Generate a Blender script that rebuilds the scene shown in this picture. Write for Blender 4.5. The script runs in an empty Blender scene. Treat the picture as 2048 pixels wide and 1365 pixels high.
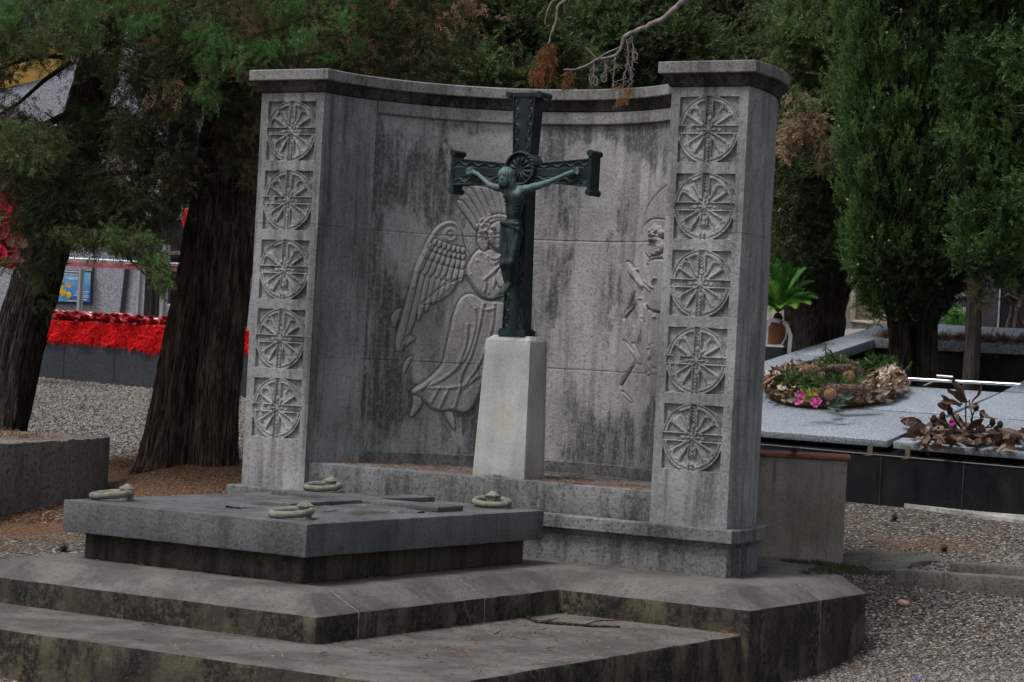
import bpy, bmesh, math, random
import numpy as np
from mathutils import Vector, Matrix, noise

# ------------------------------------------------------------------ camera, sky, sun, exposure
S = bpy.context.scene
COL = S.collection
FPX = 4809.83                      # focal length in photo pixels (2048 wide)
CX, CY = 1024.0, 682.5
CAM = np.array([8.04028, -12.74845, 0.97487])
RV = np.array([0.85234276, 0.52037915, 0.05212827])
UV = np.array([-0.04247284, -0.03046929, 0.99863291])
FV = np.array([-0.52125605, 0.85339157, 0.0038683])
cd = bpy.data.cameras.new("camera")
cam = bpy.data.objects.new("camera", cd)
COL.objects.link(cam)
cam.matrix_world = Matrix(((RV[0], UV[0], -FV[0], CAM[0]), (RV[1], UV[1], -FV[1], CAM[1]),
                           (RV[2], UV[2], -FV[2], CAM[2]), (0, 0, 0, 1)))
cd.sensor_width = 36.0
cd.lens = FPX / 2048 * 36
cd.clip_end = 500
cd.clip_start = 0.2
cd.dof.use_dof = True
cd.dof.focus_distance = 14.6
cd.dof.aperture_fstop = 9.0
S.camera = cam
SUN_EL, SUN_ROT = math.radians(62), math.radians(205)
world = bpy.data.worlds.new("World")
S.world = world
world.use_nodes = True
wn = world.node_tree
bg = wn.nodes["Background"]
sky = wn.nodes.new("ShaderNodeTexSky")
sky.sky_type = 'NISHITA'
sky.sun_disc = False
sky.sun_elevation = SUN_EL
sky.sun_rotation = SUN_ROT
sky.air_density = 1.0
sky.dust_density = 4.0
hs = wn.nodes.new("ShaderNodeHueSaturation")
hs.inputs["Saturation"].default_value = 0.42
wn.links.new(sky.outputs[0], hs.inputs["Color"])
wn.links.new(hs.outputs[0], bg.inputs["Color"])
bg.inputs["Strength"].default_value = 0.10
sl = bpy.data.lights.new("sun", 'SUN')
sl.energy = 1.5
sl.angle = math.radians(14)
sl.color = (1.0, 0.98, 0.96)
sun = bpy.data.objects.new("sun", sl)
COL.objects.link(sun)
_sd = Vector((math.sin(SUN_ROT) * math.cos(SUN_EL), math.cos(SUN_ROT) * math.cos(SUN_EL), math.sin(SUN_EL)))
sun.rotation_euler = (-_sd).to_track_quat('-Z', 'Y').to_euler()
sun.location = (0, 0, 20)
S.view_settings.view_transform = 'Standard'
S.view_settings.look = 'None'
S.view_settings.gamma = 1.0
S.view_settings.exposure = 0.45
S.render.engine = 'CYCLES'
S.cycles.max_bounces = 6
S.cycles.diffuse_bounces = 3
S.cycles.transparent_max_bounces = 8

rng = np.random.default_rng(7)
random.seed(7)

# ------------------------------------------------------------------ measuring helpers
def ray(px, py):
    return FV + RV * ((px - CX) / FPX) - UV * ((py - CY) / FPX)
def W(px, py, d):
    return CAM + ray(px, py) * d
def Wz(px, py, z):
    r = ray(px, py); return CAM + r * ((z - CAM[2]) / r[2])
def Wp(px, py, p0, n):
    r = ray(px, py); return CAM + r * (np.dot(p0 - CAM, n) / np.dot(r, n))
def proj(P):
    d = P - CAM
    z = d @ FV
    return CX + FPX * (d @ RV) / z, CY - FPX * (d @ UV) / z
def unit(v):
    v = np.asarray(v, float); return v / np.linalg.norm(v)

# ground height: thin plate spline through measured foot points
_anch = [(1737,1299,14.6),(1543,1364,13.7),(20,1356,11.8),(60,1100,14.5),(1780,1190,15.4),(2048,1204,15.2),
         (1687,1146,16.2),(1900,1012,18.7),(1700,988,19.2),(2048,1034,18.3),(360,955,18.5),(200,985,18.2),(0,1040,16.2),
         (43,752,28),(300,779,28),(488,796,28),(1650,662,37),(1980,1365,12.7),(1000,720,40),(-300,700,34),(2400,700,34),(-300,1150,14.5)]
_A = np.array([W(*a) for a in _anch])
def _phi(r2):
    return 0.5 * r2 * np.log(r2 + 1e-9)
_n = len(_A)
_K = _phi(((_A[:, None, :2] - _A[None, :, :2]) ** 2).sum(-1)) + np.eye(_n) * 0.01
_P = np.hstack([np.ones((_n, 1)), _A[:, :2]])
_M = np.block([[_K, _P], [_P.T, np.zeros((3, 3))]])
_w = np.linalg.solve(_M, np.concatenate([_A[:, 2], np.zeros(3)]))
def gz(x, y):
    x = np.asarray(x, float); y = np.asarray(y, float)
    q = np.stack([x, y], -1)
    # outside the surveyed area the slope levels off
    c = np.array([-1.0, 6.0]); d = q - c
    r = np.linalg.norm(d, axis=-1, keepdims=True)
    lim = 30.0
    q = c + d * np.where(r > lim, lim / np.maximum(r, 1e-6), 1.0)
    r2 = ((q[..., None, :] - _A[:, :2]) ** 2).sum(-1)
    z = _phi(r2) @ _w[:_n] + _w[_n] + q[..., 0] * _w[_n + 1] + q[..., 1] * _w[_n + 2]
    return np.clip(z, -1.6, 3.0)

# ------------------------------------------------------------------ object helpers
OFF = {}
def thing(name, label, cat, loc=(0, 0, 0), group=None):
    o = bpy.data.objects.new(name, None)
    COL.objects.link(o)
    o.location = loc
    o.empty_display_size = 0.2
    o['label'] = label; o['category'] = cat
    if group: o['group'] = group
    OFF[o.name] = np.array(loc, float)
    return o
def tag(o, label, cat, group=None, kind=None):
    if label: o['label'] = label
    if cat: o['category'] = cat
    if group: o['group'] = group
    if kind: o['kind'] = kind
    return o
def link(name, me, mat, parent=None, sharp=None):
    o = bpy.data.objects.new(name, me)
    COL.objects.link(o)
    if mat is not None: me.materials.append(mat)
    if parent is not None:
        off = OFF[parent.name]
        n = len(me.vertices)
        co = np.empty(n * 3); me.vertices.foreach_get('co', co)
        co = co.reshape(-1, 3) - off
        me.vertices.foreach_set('co', co.ravel())
        o.parent = parent
        OFF[o.name] = off
    else:
        OFF[o.name] = np.zeros(3)
    if sharp is not None:
        me.polygons.foreach_set('use_smooth', np.ones(len(me.polygons), bool))
        me.set_sharp_from_angle(angle=math.radians(sharp))
    me.update()
    return o
def mesh_np(V, F, name='m'):
    """V (n,3), F (m,k) equal-size faces"""
    V = np.asarray(V, np.float32); F = np.asarray(F, np.int32)
    me = bpy.data.meshes.new(name)
    k = F.shape[1]
    me.vertices.add(len(V)); me.vertices.foreach_set('co', V.ravel())
    me.loops.add(F.size); me.loops.foreach_set('vertex_index', F.ravel())
    me.polygons.add(len(F))
    me.polygons.foreach_set('loop_start', np.arange(0, F.size, k, dtype=np.int32))
    me.polygons.foreach_set('loop_total', np.full(len(F), k, np.int32))
    me.update(calc_edges=True)
    return me
def mesh_bm(bm, name='m'):
    bmesh.ops.recalc_face_normals(bm, faces=bm.faces[:])
    me = bpy.data.meshes.new(name); bm.to_mesh(me); bm.free()
    return me
def grid_faces(nu, nv, wrap=False):
    i = np.arange(nu - 1 + (1 if wrap else 0)); j = np.arange(nv - 1)
    I, J = np.meshgrid(i, j, indexing='ij')
    I2 = (I + 1) % nu
    return np.stack([I * nv + J, I2 * nv + J, I2 * nv + J + 1, I * nv + J + 1], -1).reshape(-1, 4)
def add_prism(bm, pts, ext):
    """pts: list of 3D points (planar polygon), ext: extrusion vector"""
    e = Vector(ext)
    a = [bm.verts.new(Vector(p)) for p in pts]
    b = [bm.verts.new(Vector(p) + e) for p in pts]
    bm.faces.new(a); bm.faces.new(b[::-1])
    n = len(a)
    for i in range(n):
        bm.faces.new((a[i], b[i], b[(i + 1) % n], a[(i + 1) % n]))
def add_box(bm, x0, x1, y0, y1, z0, z1):
    add_prism(bm, [(x0, y0, z0), (x1, y0, z0), (x1, y1, z0), (x0, y1, z0)], (0, 0, z1 - z0))
def add_obox(bm, c, ax, ay, az, sx, sy, sz):
    c = np.asarray(c, float); ax, ay, az = map(np.asarray, (ax, ay, az))
    p = [c + ax * a * sx + ay * b * sy - az * sz for a, b in ((-1, -1), (1, -1), (1, 1), (-1, 1))]
    add_prism(bm, p, az * (2 * sz))
def tube_vf(pts, rad, seg=8, caps=True, bump=None):
    pts = np.asarray(pts, float); n = len(pts)
    rad = np.atleast_1d(np.asarray(rad, float))
    rad = np.interp(np.linspace(0, 1, n), np.linspace(0, 1, len(rad)), rad) if len(rad) > 1 else np.full(n, rad[0])
    t = np.gradient(pts, axis=0); t /= np.linalg.norm(t, axis=1, keepdims=True) + 1e-12
    up = np.array([0, 0, 1.0]) if abs(t[0][2]) < .9 else np.array([1.0, 0, 0])
    u = np.cross(t[0], up); u /= np.linalg.norm(u)
    V = []
    for i in range(n):
        u = u - t[i] * np.dot(u, t[i]); u /= np.linalg.norm(u)
        v = np.cross(t[i], u)
        a = np.linspace(0, 2 * np.pi, seg, endpoint=False)
        r = rad[i] if bump is None else rad[i] * bump(i, a)
        r = np.broadcast_to(r, a.shape)
        V.append(pts[i] + np.outer(np.cos(a) * r, u) + np.outer(np.sin(a) * r, v))
    V = np.concatenate(V)
    i, j = np.meshgrid(np.arange(n - 1), np.arange(seg), indexing='ij')
    F = np.stack([i * seg + j, i * seg + (j + 1) % seg, (i + 1) * seg + (j + 1) % seg, (i + 1) * seg + j], -1).reshape(-1, 4)
    if caps:
        V = np.vstack([V, pts[:1], pts[-1:]])
        c0, c1 = n * seg, n * seg + 1
        j = np.arange(seg)
        a = np.stack([np.full(seg, c0), (j + 1) % seg, j, j], -1)
        b = np.stack([np.full(seg, c1), (n - 1) * seg + j, (n - 1) * seg + (j + 1) % seg, (n - 1) * seg + (j + 1) % seg], -1)
        # triangles kept separately
        return V, F, np.vstack([a[:, :3], b[:, :3]])
    return V, F, np.zeros((0, 3), int)
class MB:
    """collects shapes into one mesh"""
    def __init__(s): s.v = []; s.f = []; s.n = 0
    def add(s, V, *Fs):
        V = np.asarray(V, float)
        for F in Fs:
            for f in F: s.f.append([int(i) + s.n for i in f])
        s.v.append(V); s.n += len(V); return s
    def tube(s, pts, rad, seg=8, bump=None): return s.add(*tube_vf(pts, rad, seg, True, bump))
    def box(s, c, ax, ay, az, sx, sy, sz):
        c = np.asarray(c, float)
        V = [c + np.asarray(ax) * a * sx + np.asarray(ay) * b * sy + np.asarray(az) * k * sz for k in (-1, 1) for a, b in ((-1, -1), (1, -1), (1, 1), (-1, 1))]
        return s.add(V, [(3, 2, 1, 0), (4, 5, 6, 7), (0, 1, 5, 4), (1, 2, 6, 5), (2, 3, 7, 6), (3, 0, 4, 7)])
    def poly(s, pts): return s.add(pts, [list(range(len(pts)))])
    def ball(s, c, r, seg=10, rings=7, sq=(1, 1, 1)):
        th = np.linspace(0, np.pi, rings); ph = np.linspace(0, 2 * np.pi, seg, endpoint=False)
        V = np.array([[np.sin(a) * np.cos(b) * sq[0], np.sin(a) * np.sin(b) * sq[1], np.cos(a) * sq[2]] for a in th for b in ph]) * r + np.asarray(c)
        F = []
        for i in range(rings - 1):
            for j in range(seg):
                F.append((i * seg + j, (i + 1) * seg + j, (i + 1) * seg + (j + 1) % seg, i * seg + (j + 1) % seg))
        return s.add(V, F)
    def mesh(s, name='m'):
        me = bpy.data.meshes.new(name)
        me.from_pydata(np.concatenate(s.v).tolist(), [], s.f)
        me.update(); return me
def rough_mesh(bm, cell=0.07, amp=0.003, bevel=0.012, freq=9.0):
    """bevel the edges, cut into cells and jitter: a weathered block"""
    bmesh.ops.recalc_face_normals(bm, faces=bm.faces[:])
    if bevel > 0:
        ed = [e for e in bm.edges if len(e.link_faces) == 2 and e.calc_face_angle(0) > 0.3]
        bmesh.ops.bevel(bm, geom=ed, offset=bevel, segments=2, profile=.6, affect='EDGES', clamp_overlap=True)
    co = np.array([v.co for v in bm.verts])
    for ax in range(3):
        lo, hi = co[:, ax].min(), co[:, ax].max()
        k = int((hi - lo) / cell)
        no = [0, 0, 0]; no[ax] = 1
        for i in range(1, k):
            pc = [0, 0, 0]; pc[ax] = lo + (hi - lo) * i / k
            bmesh.ops.bisect_plane(bm, geom=bm.verts[:] + bm.edges[:] + bm.faces[:], plane_co=pc, plane_no=no)
    for v in bm.verts:
        p = v.co * freq
        v.co += (noise.noise_vector(p) * .6 + noise.noise_vector(p * 3.1) * .4) * amp
    return mesh_bm(bm)

# ------------------------------------------------------------------ materials
class NT:
    def __init__(s, name):
        s.m = bpy.data.materials.new(name); s.m.use_nodes = True
        s.t = s.m.node_tree; s.b = s.t.nodes['Principled BSDF']
        g = s.t.nodes.new('ShaderNodeNewGeometry'); s.pos = g.outputs['Position']; s.geo = g
    def nd(s, ty, **kw):
        n = s.t.nodes.new(ty)
        for k, v in kw.items(): setattr(n, k, v)
        return n
    def put(s, sock, v):
        if hasattr(v, 'is_output') or isinstance(v, bpy.types.NodeSocket): s.t.links.new(v, sock)
        elif isinstance(v, (tuple, list)) and len(v) == 3 and sock.type == 'RGBA': sock.default_value = (*v, 1)
        else: sock.default_value = v
    def scale(s, v, sc):
        n = s.nd('ShaderNodeVectorMath', operation='MULTIPLY'); s.put(n.inputs[0], v); n.inputs[1].default_value = sc if isinstance(sc, (tuple, list)) else (sc,) * 3
        return n.outputs[0]
    def noise(s, sc=1., det=3., rough=.55, vec=None, off=0):
        v = s.pos if vec is None else vec
        if off:
            a = s.nd('ShaderNodeVectorMath', operation='ADD'); s.put(a.inputs[0], v); a.inputs[1].default_value = (off, off * 1.7, off * .6); v = a.outputs[0]
        n = s.nd('ShaderNodeTexNoise'); s.put(n.inputs['Vector'], v)
        n.inputs['Scale'].default_value = sc; n.inputs['Detail'].default_value = det; n.inputs['Roughness'].default_value = rough
        return n.outputs['Fac']
    def ramp(s, f, lo, hi, a=0., b=1.):
        n = s.nd('ShaderNodeMapRange'); n.interpolation_type = 'SMOOTHSTEP'
        s.put(n.inputs[0], f); n.inputs[1].default_value = lo; n.inputs[2].default_value = hi; n.inputs[3].default_value = a; n.inputs[4].default_value = b
        return n.outputs[0]
    def mix(s, f, a, b, mode='MIX'):
        n = s.nd('ShaderNodeMix', data_type='RGBA', blend_type=mode)
        s.put(n.inputs[0], f); s.put(n.inputs[6], a); s.put(n.inputs[7], b)
        return n.outputs[2]
    def math(s, op, a, b=0., c=None):
        n = s.nd('ShaderNodeMath', operation=op); s.put(n.inputs[0], a); s.put(n.inputs[1], b)
        if c is not None: s.put(n.inputs[2], c)
        return n.outputs[0]
    def xyz(s, v=None):
        n = s.nd('ShaderNodeSeparateXYZ'); s.put(n.inputs[0], s.pos if v is None else v); return n.outputs
    def vor(s, sc, feat='F1', vec=None, out='Distance', rand=1.0):
        n = s.nd('ShaderNodeTexVoronoi'); n.feature = feat; s.put(n.inputs['Vector'], s.pos if vec is None else vec)
        n.inputs['Scale'].default_value = sc; n.inputs['Randomness'].default_value = rand
        return n.outputs[out]
    def attr(s, name):
        n = s.nd('ShaderNodeAttribute'); n.attribute_name = name; return n.outputs['Fac']
    def bump(s, h, st=.3, dist=.01):
        n = s.nd('ShaderNodeBump'); s.put(n.inputs['Height'], h); n.inputs['Strength'].default_value = st; n.inputs['Distance'].default_value = dist
        s.t.links.new(n.outputs[0], s.b.inputs['Normal']); return n
    def out(s, col, rough=.85, spec=.25, metal=0.):
        s.put(s.b.inputs['Base Color'], col); s.put(s.b.inputs['Roughness'], rough)
        s.b.inputs['Specular IOR Level'].default_value = spec; s.b.inputs['Metallic'].default_value = metal
        return s.m

def flat(name, c, rough=.6, spec=.3, metal=0., var=.25, sc=20., bump=0.):
    n = NT(name); f = n.noise(sc, 4.)
    col = n.mix(n.ramp(f, .3, .7), tuple(x * (1 - var) for x in c), tuple(min(1, x * (1 + var)) for x in c))
    if bump: n.bump(n.noise(sc * 3, 3.), bump, .01)
    return n.out(col, rough, spec, metal)

def stone(name, base, streak=.6, speck=.5, dark=(.035, .035, .034), warm=(.20, .17, .12), warmth=.2, joints=None, topstain=None, patch=0., fine=55., bias=(), bst=.55):
    n = NT(name)
    lo = tuple(x * .72 for x in base); hi = tuple(x * 1.22 for x in base)
    c = n.mix(n.ramp(n.noise(1.7, 5., .6), .3, .7), lo, hi)
    c = n.mix(n.math('MULTIPLY', n.ramp(n.noise(3.3, 4., .6, off=11), .5, .75), warmth), c, warm)
    sv = n.scale(n.pos, (7., 7., .55))
    st = n.ramp(n.noise(1., 5., .62, vec=sv, off=3), .46, .60)
    sv2 = n.scale(n.pos, (22., 22., 1.3))
    st2 = n.ramp(n.noise(1., 4., .6, vec=sv2, off=5), .44, .6)
    stk = n.math('MULTIPLY', st, n.math('ADD', n.math('MULTIPLY', st2, .5), .5))
    c = n.mix(n.math('MULTIPLY', stk, streak), c, dark)
    if patch:
        pn = n.noise(1.15, 6., .70, vec=n.scale(n.pos, (2.0, 2.0, .85)), off=21)
        for (bx, bz, rx, rz, am) in bias:
            q = n.xyz()
            d = n.math('ADD', n.math('POWER', n.math('ABSOLUTE', n.math('DIVIDE', n.math('SUBTRACT', q[0], bx), rx)), 2.), n.math('POWER', n.math('ABSOLUTE', n.math('DIVIDE', n.math('SUBTRACT', q[2], bz), rz)), 2.))
            pn = n.math('ADD', pn, n.ramp(d, 0., 1.3, am, 0.))
        pt = n.ramp(pn, .50, .58)
        br = n.math('MULTIPLY', n.ramp(n.noise(1., 5., .65, vec=n.scale(n.pos, (24., 24., 2.6)), off=19), .36, .56, .35, 1.), n.ramp(n.noise(40., 4., .75), .33, .55, .55, 1.))
        c = n.mix(n.math('MULTIPLY', n.math('MULTIPLY', pt, br), patch), c, dark)
    if topstain:
        z0, z1, am = topstain
        z = n.xyz()[2]
        zz = n.math('ADD', z, n.math('MULTIPLY', n.math('SUBTRACT', n.noise(1., 4., .6, vec=n.scale(n.pos, (14., 14., 1.)), off=9), .5), .9))
        m = n.ramp(zz, z0, z1)
        m = n.math('MULTIPLY', m, n.ramp(n.noise(30., 5., .7, off=2), .35, .6))
        c = n.mix(n.math('MULTIPLY', m, am), c, tuple(x * .8 for x in dark))
    sp = n.noise(fine, 3., .7, off=7)
    c = n.mix(n.math('MULTIPLY', n.ramp(sp, .50, .64), speck), c, dark)
    c = n.mix(n.math('MULTIPLY', n.ramp(n.noise(fine * .9, 2., .6, off=13), .55, .68), speck * .5), c, tuple(min(1, x * 1.5) for x in base))
    if joints:
        z = n.xyz()[2]
        wv = n.math('ADD', z, n.math('MULTIPLY', n.math('SUBTRACT', n.noise(12., 3.), .5), .008))
        for j in joints:
            d = n.math('ABSOLUTE', n.math('SUBTRACT', wv, j))
            m = n.ramp(d, .0015, .0042, 1., 0.)
            m = n.math('MULTIPLY', m, n.ramp(n.noise(5., 3., off=17), .42, .58, .15, 1.))
            c = n.mix(n.math('MULTIPLY', m, .6), c, dark)
    h = n.math('ADD', n.noise(55., 5., .7), n.math('MULTIPLY', n.noise(16., 3., .6), .6))
    n.bump(h, bst, .012)
    return n.out(c, .9, .2)

M = {}
WB = ((-1.16, 2.25, .16, .42, .16), (-1.0, 2.05, .16, .30, .13), (-1.12, 1.20, .13, .42, .13), (-1.08, .62, .12, .26, .10), (.35, .45, .7, .25, .06), (.55, 2.45, .9, .16, .12), (-.2, 2.47, .8, .08, .07))
M['wall'] = stone('wall_stone', (.342, .337, .335), .42, .34, joints=(.867, 1.7315), patch=.8, topstain=(2.45, 2.85, .5), warmth=.12, bias=WB)
M['relief'] = stone('relief_stone', (.335, .327, .322), .15, .30, joints=(.867, 1.7315), patch=.22, warmth=.15)
M['pillar'] = stone('pillar_stone', (.295, .293, .292), .58, .38, joints=(.867, 1.734), patch=.35, topstain=(2.45, 2.9, .4), warmth=.1, bias=((-1.27, 1.2, .06, .6, .12), (-1.27, .3, .1, .3, .05), (-1.5, .12, .15, .12, .1)))
M['cornice'] = stone('cornice_stone', (.235, .23, .225), .55, .5, patch=.35, warmth=.12, dark=(.03, .028, .026))
M['cavetto'] = stone('shaded_underside_stone', (.075, .068, .062), .9, .8, patch=.9, warmth=.25, dark=(.014, .013, .012), fine=40., bias=((0, 2.6, 5, .2, .05),))  # mottled stone; shade under the cornice is put into its dark base
M['ledge'] = stone('ledge_stone', (.185, .184, .184), .55, .6, patch=.6, warmth=.1, fine=42.)
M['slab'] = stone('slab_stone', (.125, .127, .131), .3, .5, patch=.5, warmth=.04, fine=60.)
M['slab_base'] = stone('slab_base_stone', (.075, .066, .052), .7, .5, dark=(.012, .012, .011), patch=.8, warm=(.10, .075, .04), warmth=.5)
M['ped'] = stone('white_pedestal_stone', (.42, .43, .42), .30, .28, dark=(.2, .18, .15), warm=(.40, .33, .21), warmth=.4, fine=70., bst=.16, topstain=(1.05, 1.5, .25))
M['granite_wall'] = stone('rough_granite', (.19, .175, .165), .3, .75, warmth=.2, fine=36., patch=.2)
M['kerb'] = stone('mossy_kerb_stone', (.17, .163, .14), .5, .6, warm=(.11, .12, .06), warmth=.4, fine=42.)

def step_mat(name, base):
    n = NT(name)
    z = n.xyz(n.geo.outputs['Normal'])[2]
    c = n.mix(n.ramp(n.noise(2.6, 6., .7), .38, .62), tuple(x * .68 for x in base), tuple(x * 1.22 for x in base))
    sp = n.noise(48., 4., .75, off=7)
    c = n.mix(n.math('MULTIPLY', n.ramp(sp, .48, .64), .55), c, tuple(x * .45 for x in base))
    # upright faces take a darker tone, with algae streaks running down
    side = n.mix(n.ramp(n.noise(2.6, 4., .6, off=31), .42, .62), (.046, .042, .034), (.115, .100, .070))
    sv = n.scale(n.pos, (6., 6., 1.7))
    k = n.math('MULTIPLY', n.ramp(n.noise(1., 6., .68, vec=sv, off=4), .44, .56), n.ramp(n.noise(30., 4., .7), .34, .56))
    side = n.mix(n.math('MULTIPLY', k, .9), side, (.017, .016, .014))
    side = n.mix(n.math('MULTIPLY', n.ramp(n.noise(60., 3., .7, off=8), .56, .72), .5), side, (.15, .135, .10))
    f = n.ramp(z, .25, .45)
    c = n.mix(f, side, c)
    n.bump(n.math('ADD', n.noise(50., 5., .7), n.math('MULTIPLY', n.noise(14., 3.), .7)), .6, .012)
    return n.out(c, .92, .15)
M['step'] = step_mat('step_concrete', (.125, .119, .110))

def granite(name, base, sp1=.5, dark=(.03, .03, .035), sc=170., rough=.35):
    n = NT(name)
    a = n.ramp(n.noise(sc, 2., .5), .38, .62)
    c = n.mix(a, tuple(x * .55 for x in base), tuple(x * 1.3 for x in base))
    c = n.mix(n.math('MULTIPLY', n.ramp(n.noise(sc * .6, 2., .5, off=4), .56, .66), sp1), c, dark)
    return n.out(n.mix(n.math('MULTIPLY', n.ramp(n.noise(2., 4.), .45, .7), .25), c, tuple(x * .7 for x in base)), rough, .4)
M['granite'] = granite('grey_granite', (.33, .37, .42), sc=95.)
M['dark_granite'] = granite('dark_blue_granite', (.055, .062, .075), sc=80., rough=.45)
M['lilac'] = granite('lilac_granite_cladding', (.34, .335, .385), sc=60., sp1=.25, dark=(.18, .17, .21), rough=.6)

def black_tiles():
    n = NT('black_granite')
    c = n.mix(n.ramp(n.noise(90., 3.), .4, .7), (.009, .009, .011), (.02, .02, .023))
    c = n.mix(n.math('MULTIPLY', n.ramp(n.noise(3., 5., .6), .5, .75), .3), c, (.05, .045, .04))
    return n.out(c, .3, .4)
M['black'] = black_tiles()
M['seam'] = flat('tile_seam', (.06, .06, .065), .7)

def bronze():
    n = NT('verdigris_bronze')
    f = n.ramp(n.noise(9., 5., .6), .38, .68)
    nz = n.xyz(n.geo.outputs['Normal'])[2]
    c = n.mix(f, (.005, .011, .012), (.015, .031, .031))
    # upward faces take a paler green, broken up by noise
    up = n.math('MULTIPLY', n.ramp(nz, .05, .8), n.ramp(n.noise(30., 3., off=3), .3, .6, .55, 1.))
    c = n.mix(n.math('MULTIPLY', up, .5), c, (.06, .10, .097))
    n.bump(n.noise(120., 4., .65), .3, .004)
    return n.out(c, .6, .35, .2)
M['bronze'] = bronze()
def body_bronze():
    n = NT('pale_verdigris_bronze')
    f = n.ramp(n.noise(7., 5., .6, vec=n.scale(n.pos, (2., 2., .7))), .40, .68)
    c = n.mix(f, (.006, .013, .014), (.026, .046, .045))
    z = n.xyz()[2]
    hi = n.math('ADD', z, n.math('MULTIPLY', n.math('SUBTRACT', n.noise(14., 4., off=6), .5), .25))
    c = n.mix(n.math('MULTIPLY', n.ramp(hi, 1.88, 2.05), .85), c, (.115, .165, .16))
    n.bump(n.noise(150., 4., .6), .2, .003)
    return n.out(c, .6, .35, .2)
M['body'] = body_bronze()

def bark(name, a, b, sc=1.):
    n = NT(name)
    v = n.scale(n.pos, (30. * sc, 30. * sc, 2.6 * sc))
    f = n.noise(1., 5., .65, vec=v)
    c = n.mix(n.ramp(f, .35, .68), a, b)
    c = n.mix(n.math('MULTIPLY', n.ramp(n.noise(4., 4.), .5, .75), .4), c, tuple(x * 1.4 for x in b))
    f2 = n.noise(1., 5., .7, vec=n.scale(n.pos, (60. * sc, 60. * sc, 9. * sc)), off=3)
    c = n.mix(n.ramp(f2, .5, .62), c, a)
    n.bump(n.math('ADD', f, n.math('MULTIPLY', f2, .6)), 1., .05)
    return n.out(c, .95, .1)
M['bark'] = bark('brown_bark', (.028, .019, .015), (.165, .115, .090))
M['bark_dark'] = bark('dark_bark', (.020, .017, .014), (.095, .080, .068))
M['bark_grey'] = bark('grey_bark', (.035, .033, .031), (.12, .11, .10))
M['deadwood'] = flat('bleached_wood', (.19, .165, .155), .9, .1, var=.35, sc=30.)

def leaf(name, c0, c1, c2, dead, trans=.25):
    n = NT(name)
    t = n.attr('tint')
    c = n.mix(n.ramp(t, 0., .45), c0, c1)
    c = n.mix(n.ramp(t, .40, .80), c, c2)
    c = n.mix(n.ramp(t, .93, .97), c, dead)
    n.put(n.b.inputs['Base Color'], c); n.b.inputs['Roughness'].default_value = .65; n.b.inputs['Specular IOR Level'].default_value = .2
    tr = n.nd('ShaderNodeBsdfTranslucent'); n.put(tr.inputs[0], c)
    mx = n.nd('ShaderNodeMixShader'); mx.inputs[0].default_value = trans
    n.t.links.new(n.b.outputs[0], mx.inputs[1]); n.t.links.new(tr.outputs[0], mx.inputs[2])
    n.t.links.new(mx.outputs[0], n.t.nodes['Material Output'].inputs['Surface'])
    return n.m
M['leaf_cyp'] = leaf('cypress_leaf', (.030, .052, .022), (.056, .115, .034), (.120, .205, .062), (.22, .15, .085), .3)
M['leaf_old'] = leaf('old_cypress_leaf', (.050, .068, .034), (.120, .128, .062), (.105, .225, .062), (.27, .175, .11), .3)
M['leaf_far'] = leaf('far_cypress_leaf', (.056, .078, .040), (.105, .150, .060), (.155, .235, .085), (.40, .30, .20), .3)

def ground_mat():
    n = NT('gravel_ground')
    p = n.pos
    v1 = n.vor(46., out='Color'); d1 = n.vor(46., out='Distance')
    hsv = n.nd('ShaderNodeSeparateColor'); n.put(hsv.inputs[0], v1)
    g = n.mix(hsv.outputs[0], (.075, .068, .062), (.24, .225, .205))
    g = n.mix(n.ramp(hsv.outputs[1], .78, .84), g, (.17, .10, .065))
    g = n.mix(n.ramp(hsv.outputs[2], .88, .92), g, (.42, .40, .37))
    g = n.mix(n.ramp(d1, .35, .75), g, (.035, .028, .022))
    far = n.math('MULTIPLY', n.ramp(n.xyz()[1], 5., 10.), n.ramp(n.xyz()[0], -1., -5.))
    g = n.mix(n.math('MULTIPLY', far, .55), g, (.42, .40, .36))
    # needle litter
    lit = n.attr('litter')
    lf = n.math('ADD', lit, n.math('MULTIPLY', n.math('SUBTRACT', n.noise(2.2, 6., .7), .5), 1.0))
    lf = n.math('ADD', lf, n.math('MULTIPLY', n.math('SUBTRACT', n.noise(30., 4., .7), .5), .9))
    ncol = n.mix(n.ramp(n.noise(48., 5., .8), .38, .62), (.028, .017, .011), (.25, .145, .088))
    col = n.mix(n.ramp(lf, .40, .62), g, ncol)
    h = n.math('ADD', n.math('MULTIPLY', d1, -1.), n.math('MULTIPLY', n.noise(60., 3.), .7))
    n.bump(h, .9, .02)
    return n.out(col, .95, .15)
M['ground'] = ground_mat()
M['needles'] = leaf('fallen_needles', (.10, .048, .026), (.24, .125, .065), (.38, .23, .13), (.42, .30, .2), .1)
M['moss'] = leaf('moss_leaf', (.025, .028, .012), (.06, .07, .02), (.13, .16, .03), (.10, .06, .03), .1)
def stone_chips():
    n = NT('gravel_stones'); t = n.attr('tint')
    c = n.mix(n.ramp(t, 0., .5), (.085, .078, .072), (.165, .155, .145))
    c = n.mix(n.ramp(t, .5, .84), c, (.27, .24, .205)); c = n.mix(n.ramp(t, .86, .9), c, (.19, .11, .07))
    return n.out(c, .8, .2)
M['chips'] = stone_chips()
M['steel'] = flat('brushed_steel', (.55, .58, .6), .28, .5, .9, var=.1)
M['tile'] = flat('terracotta_tile', (.17, .075, .05), .85, .2, var=.4, sc=14.)
M['concrete_box'] = stone('stained_concrete', (.30, .275, .225), .6, .3, dark=(.07, .072, .055), warm=(.20, .14, .08), warmth=.55, patch=.3)

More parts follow.
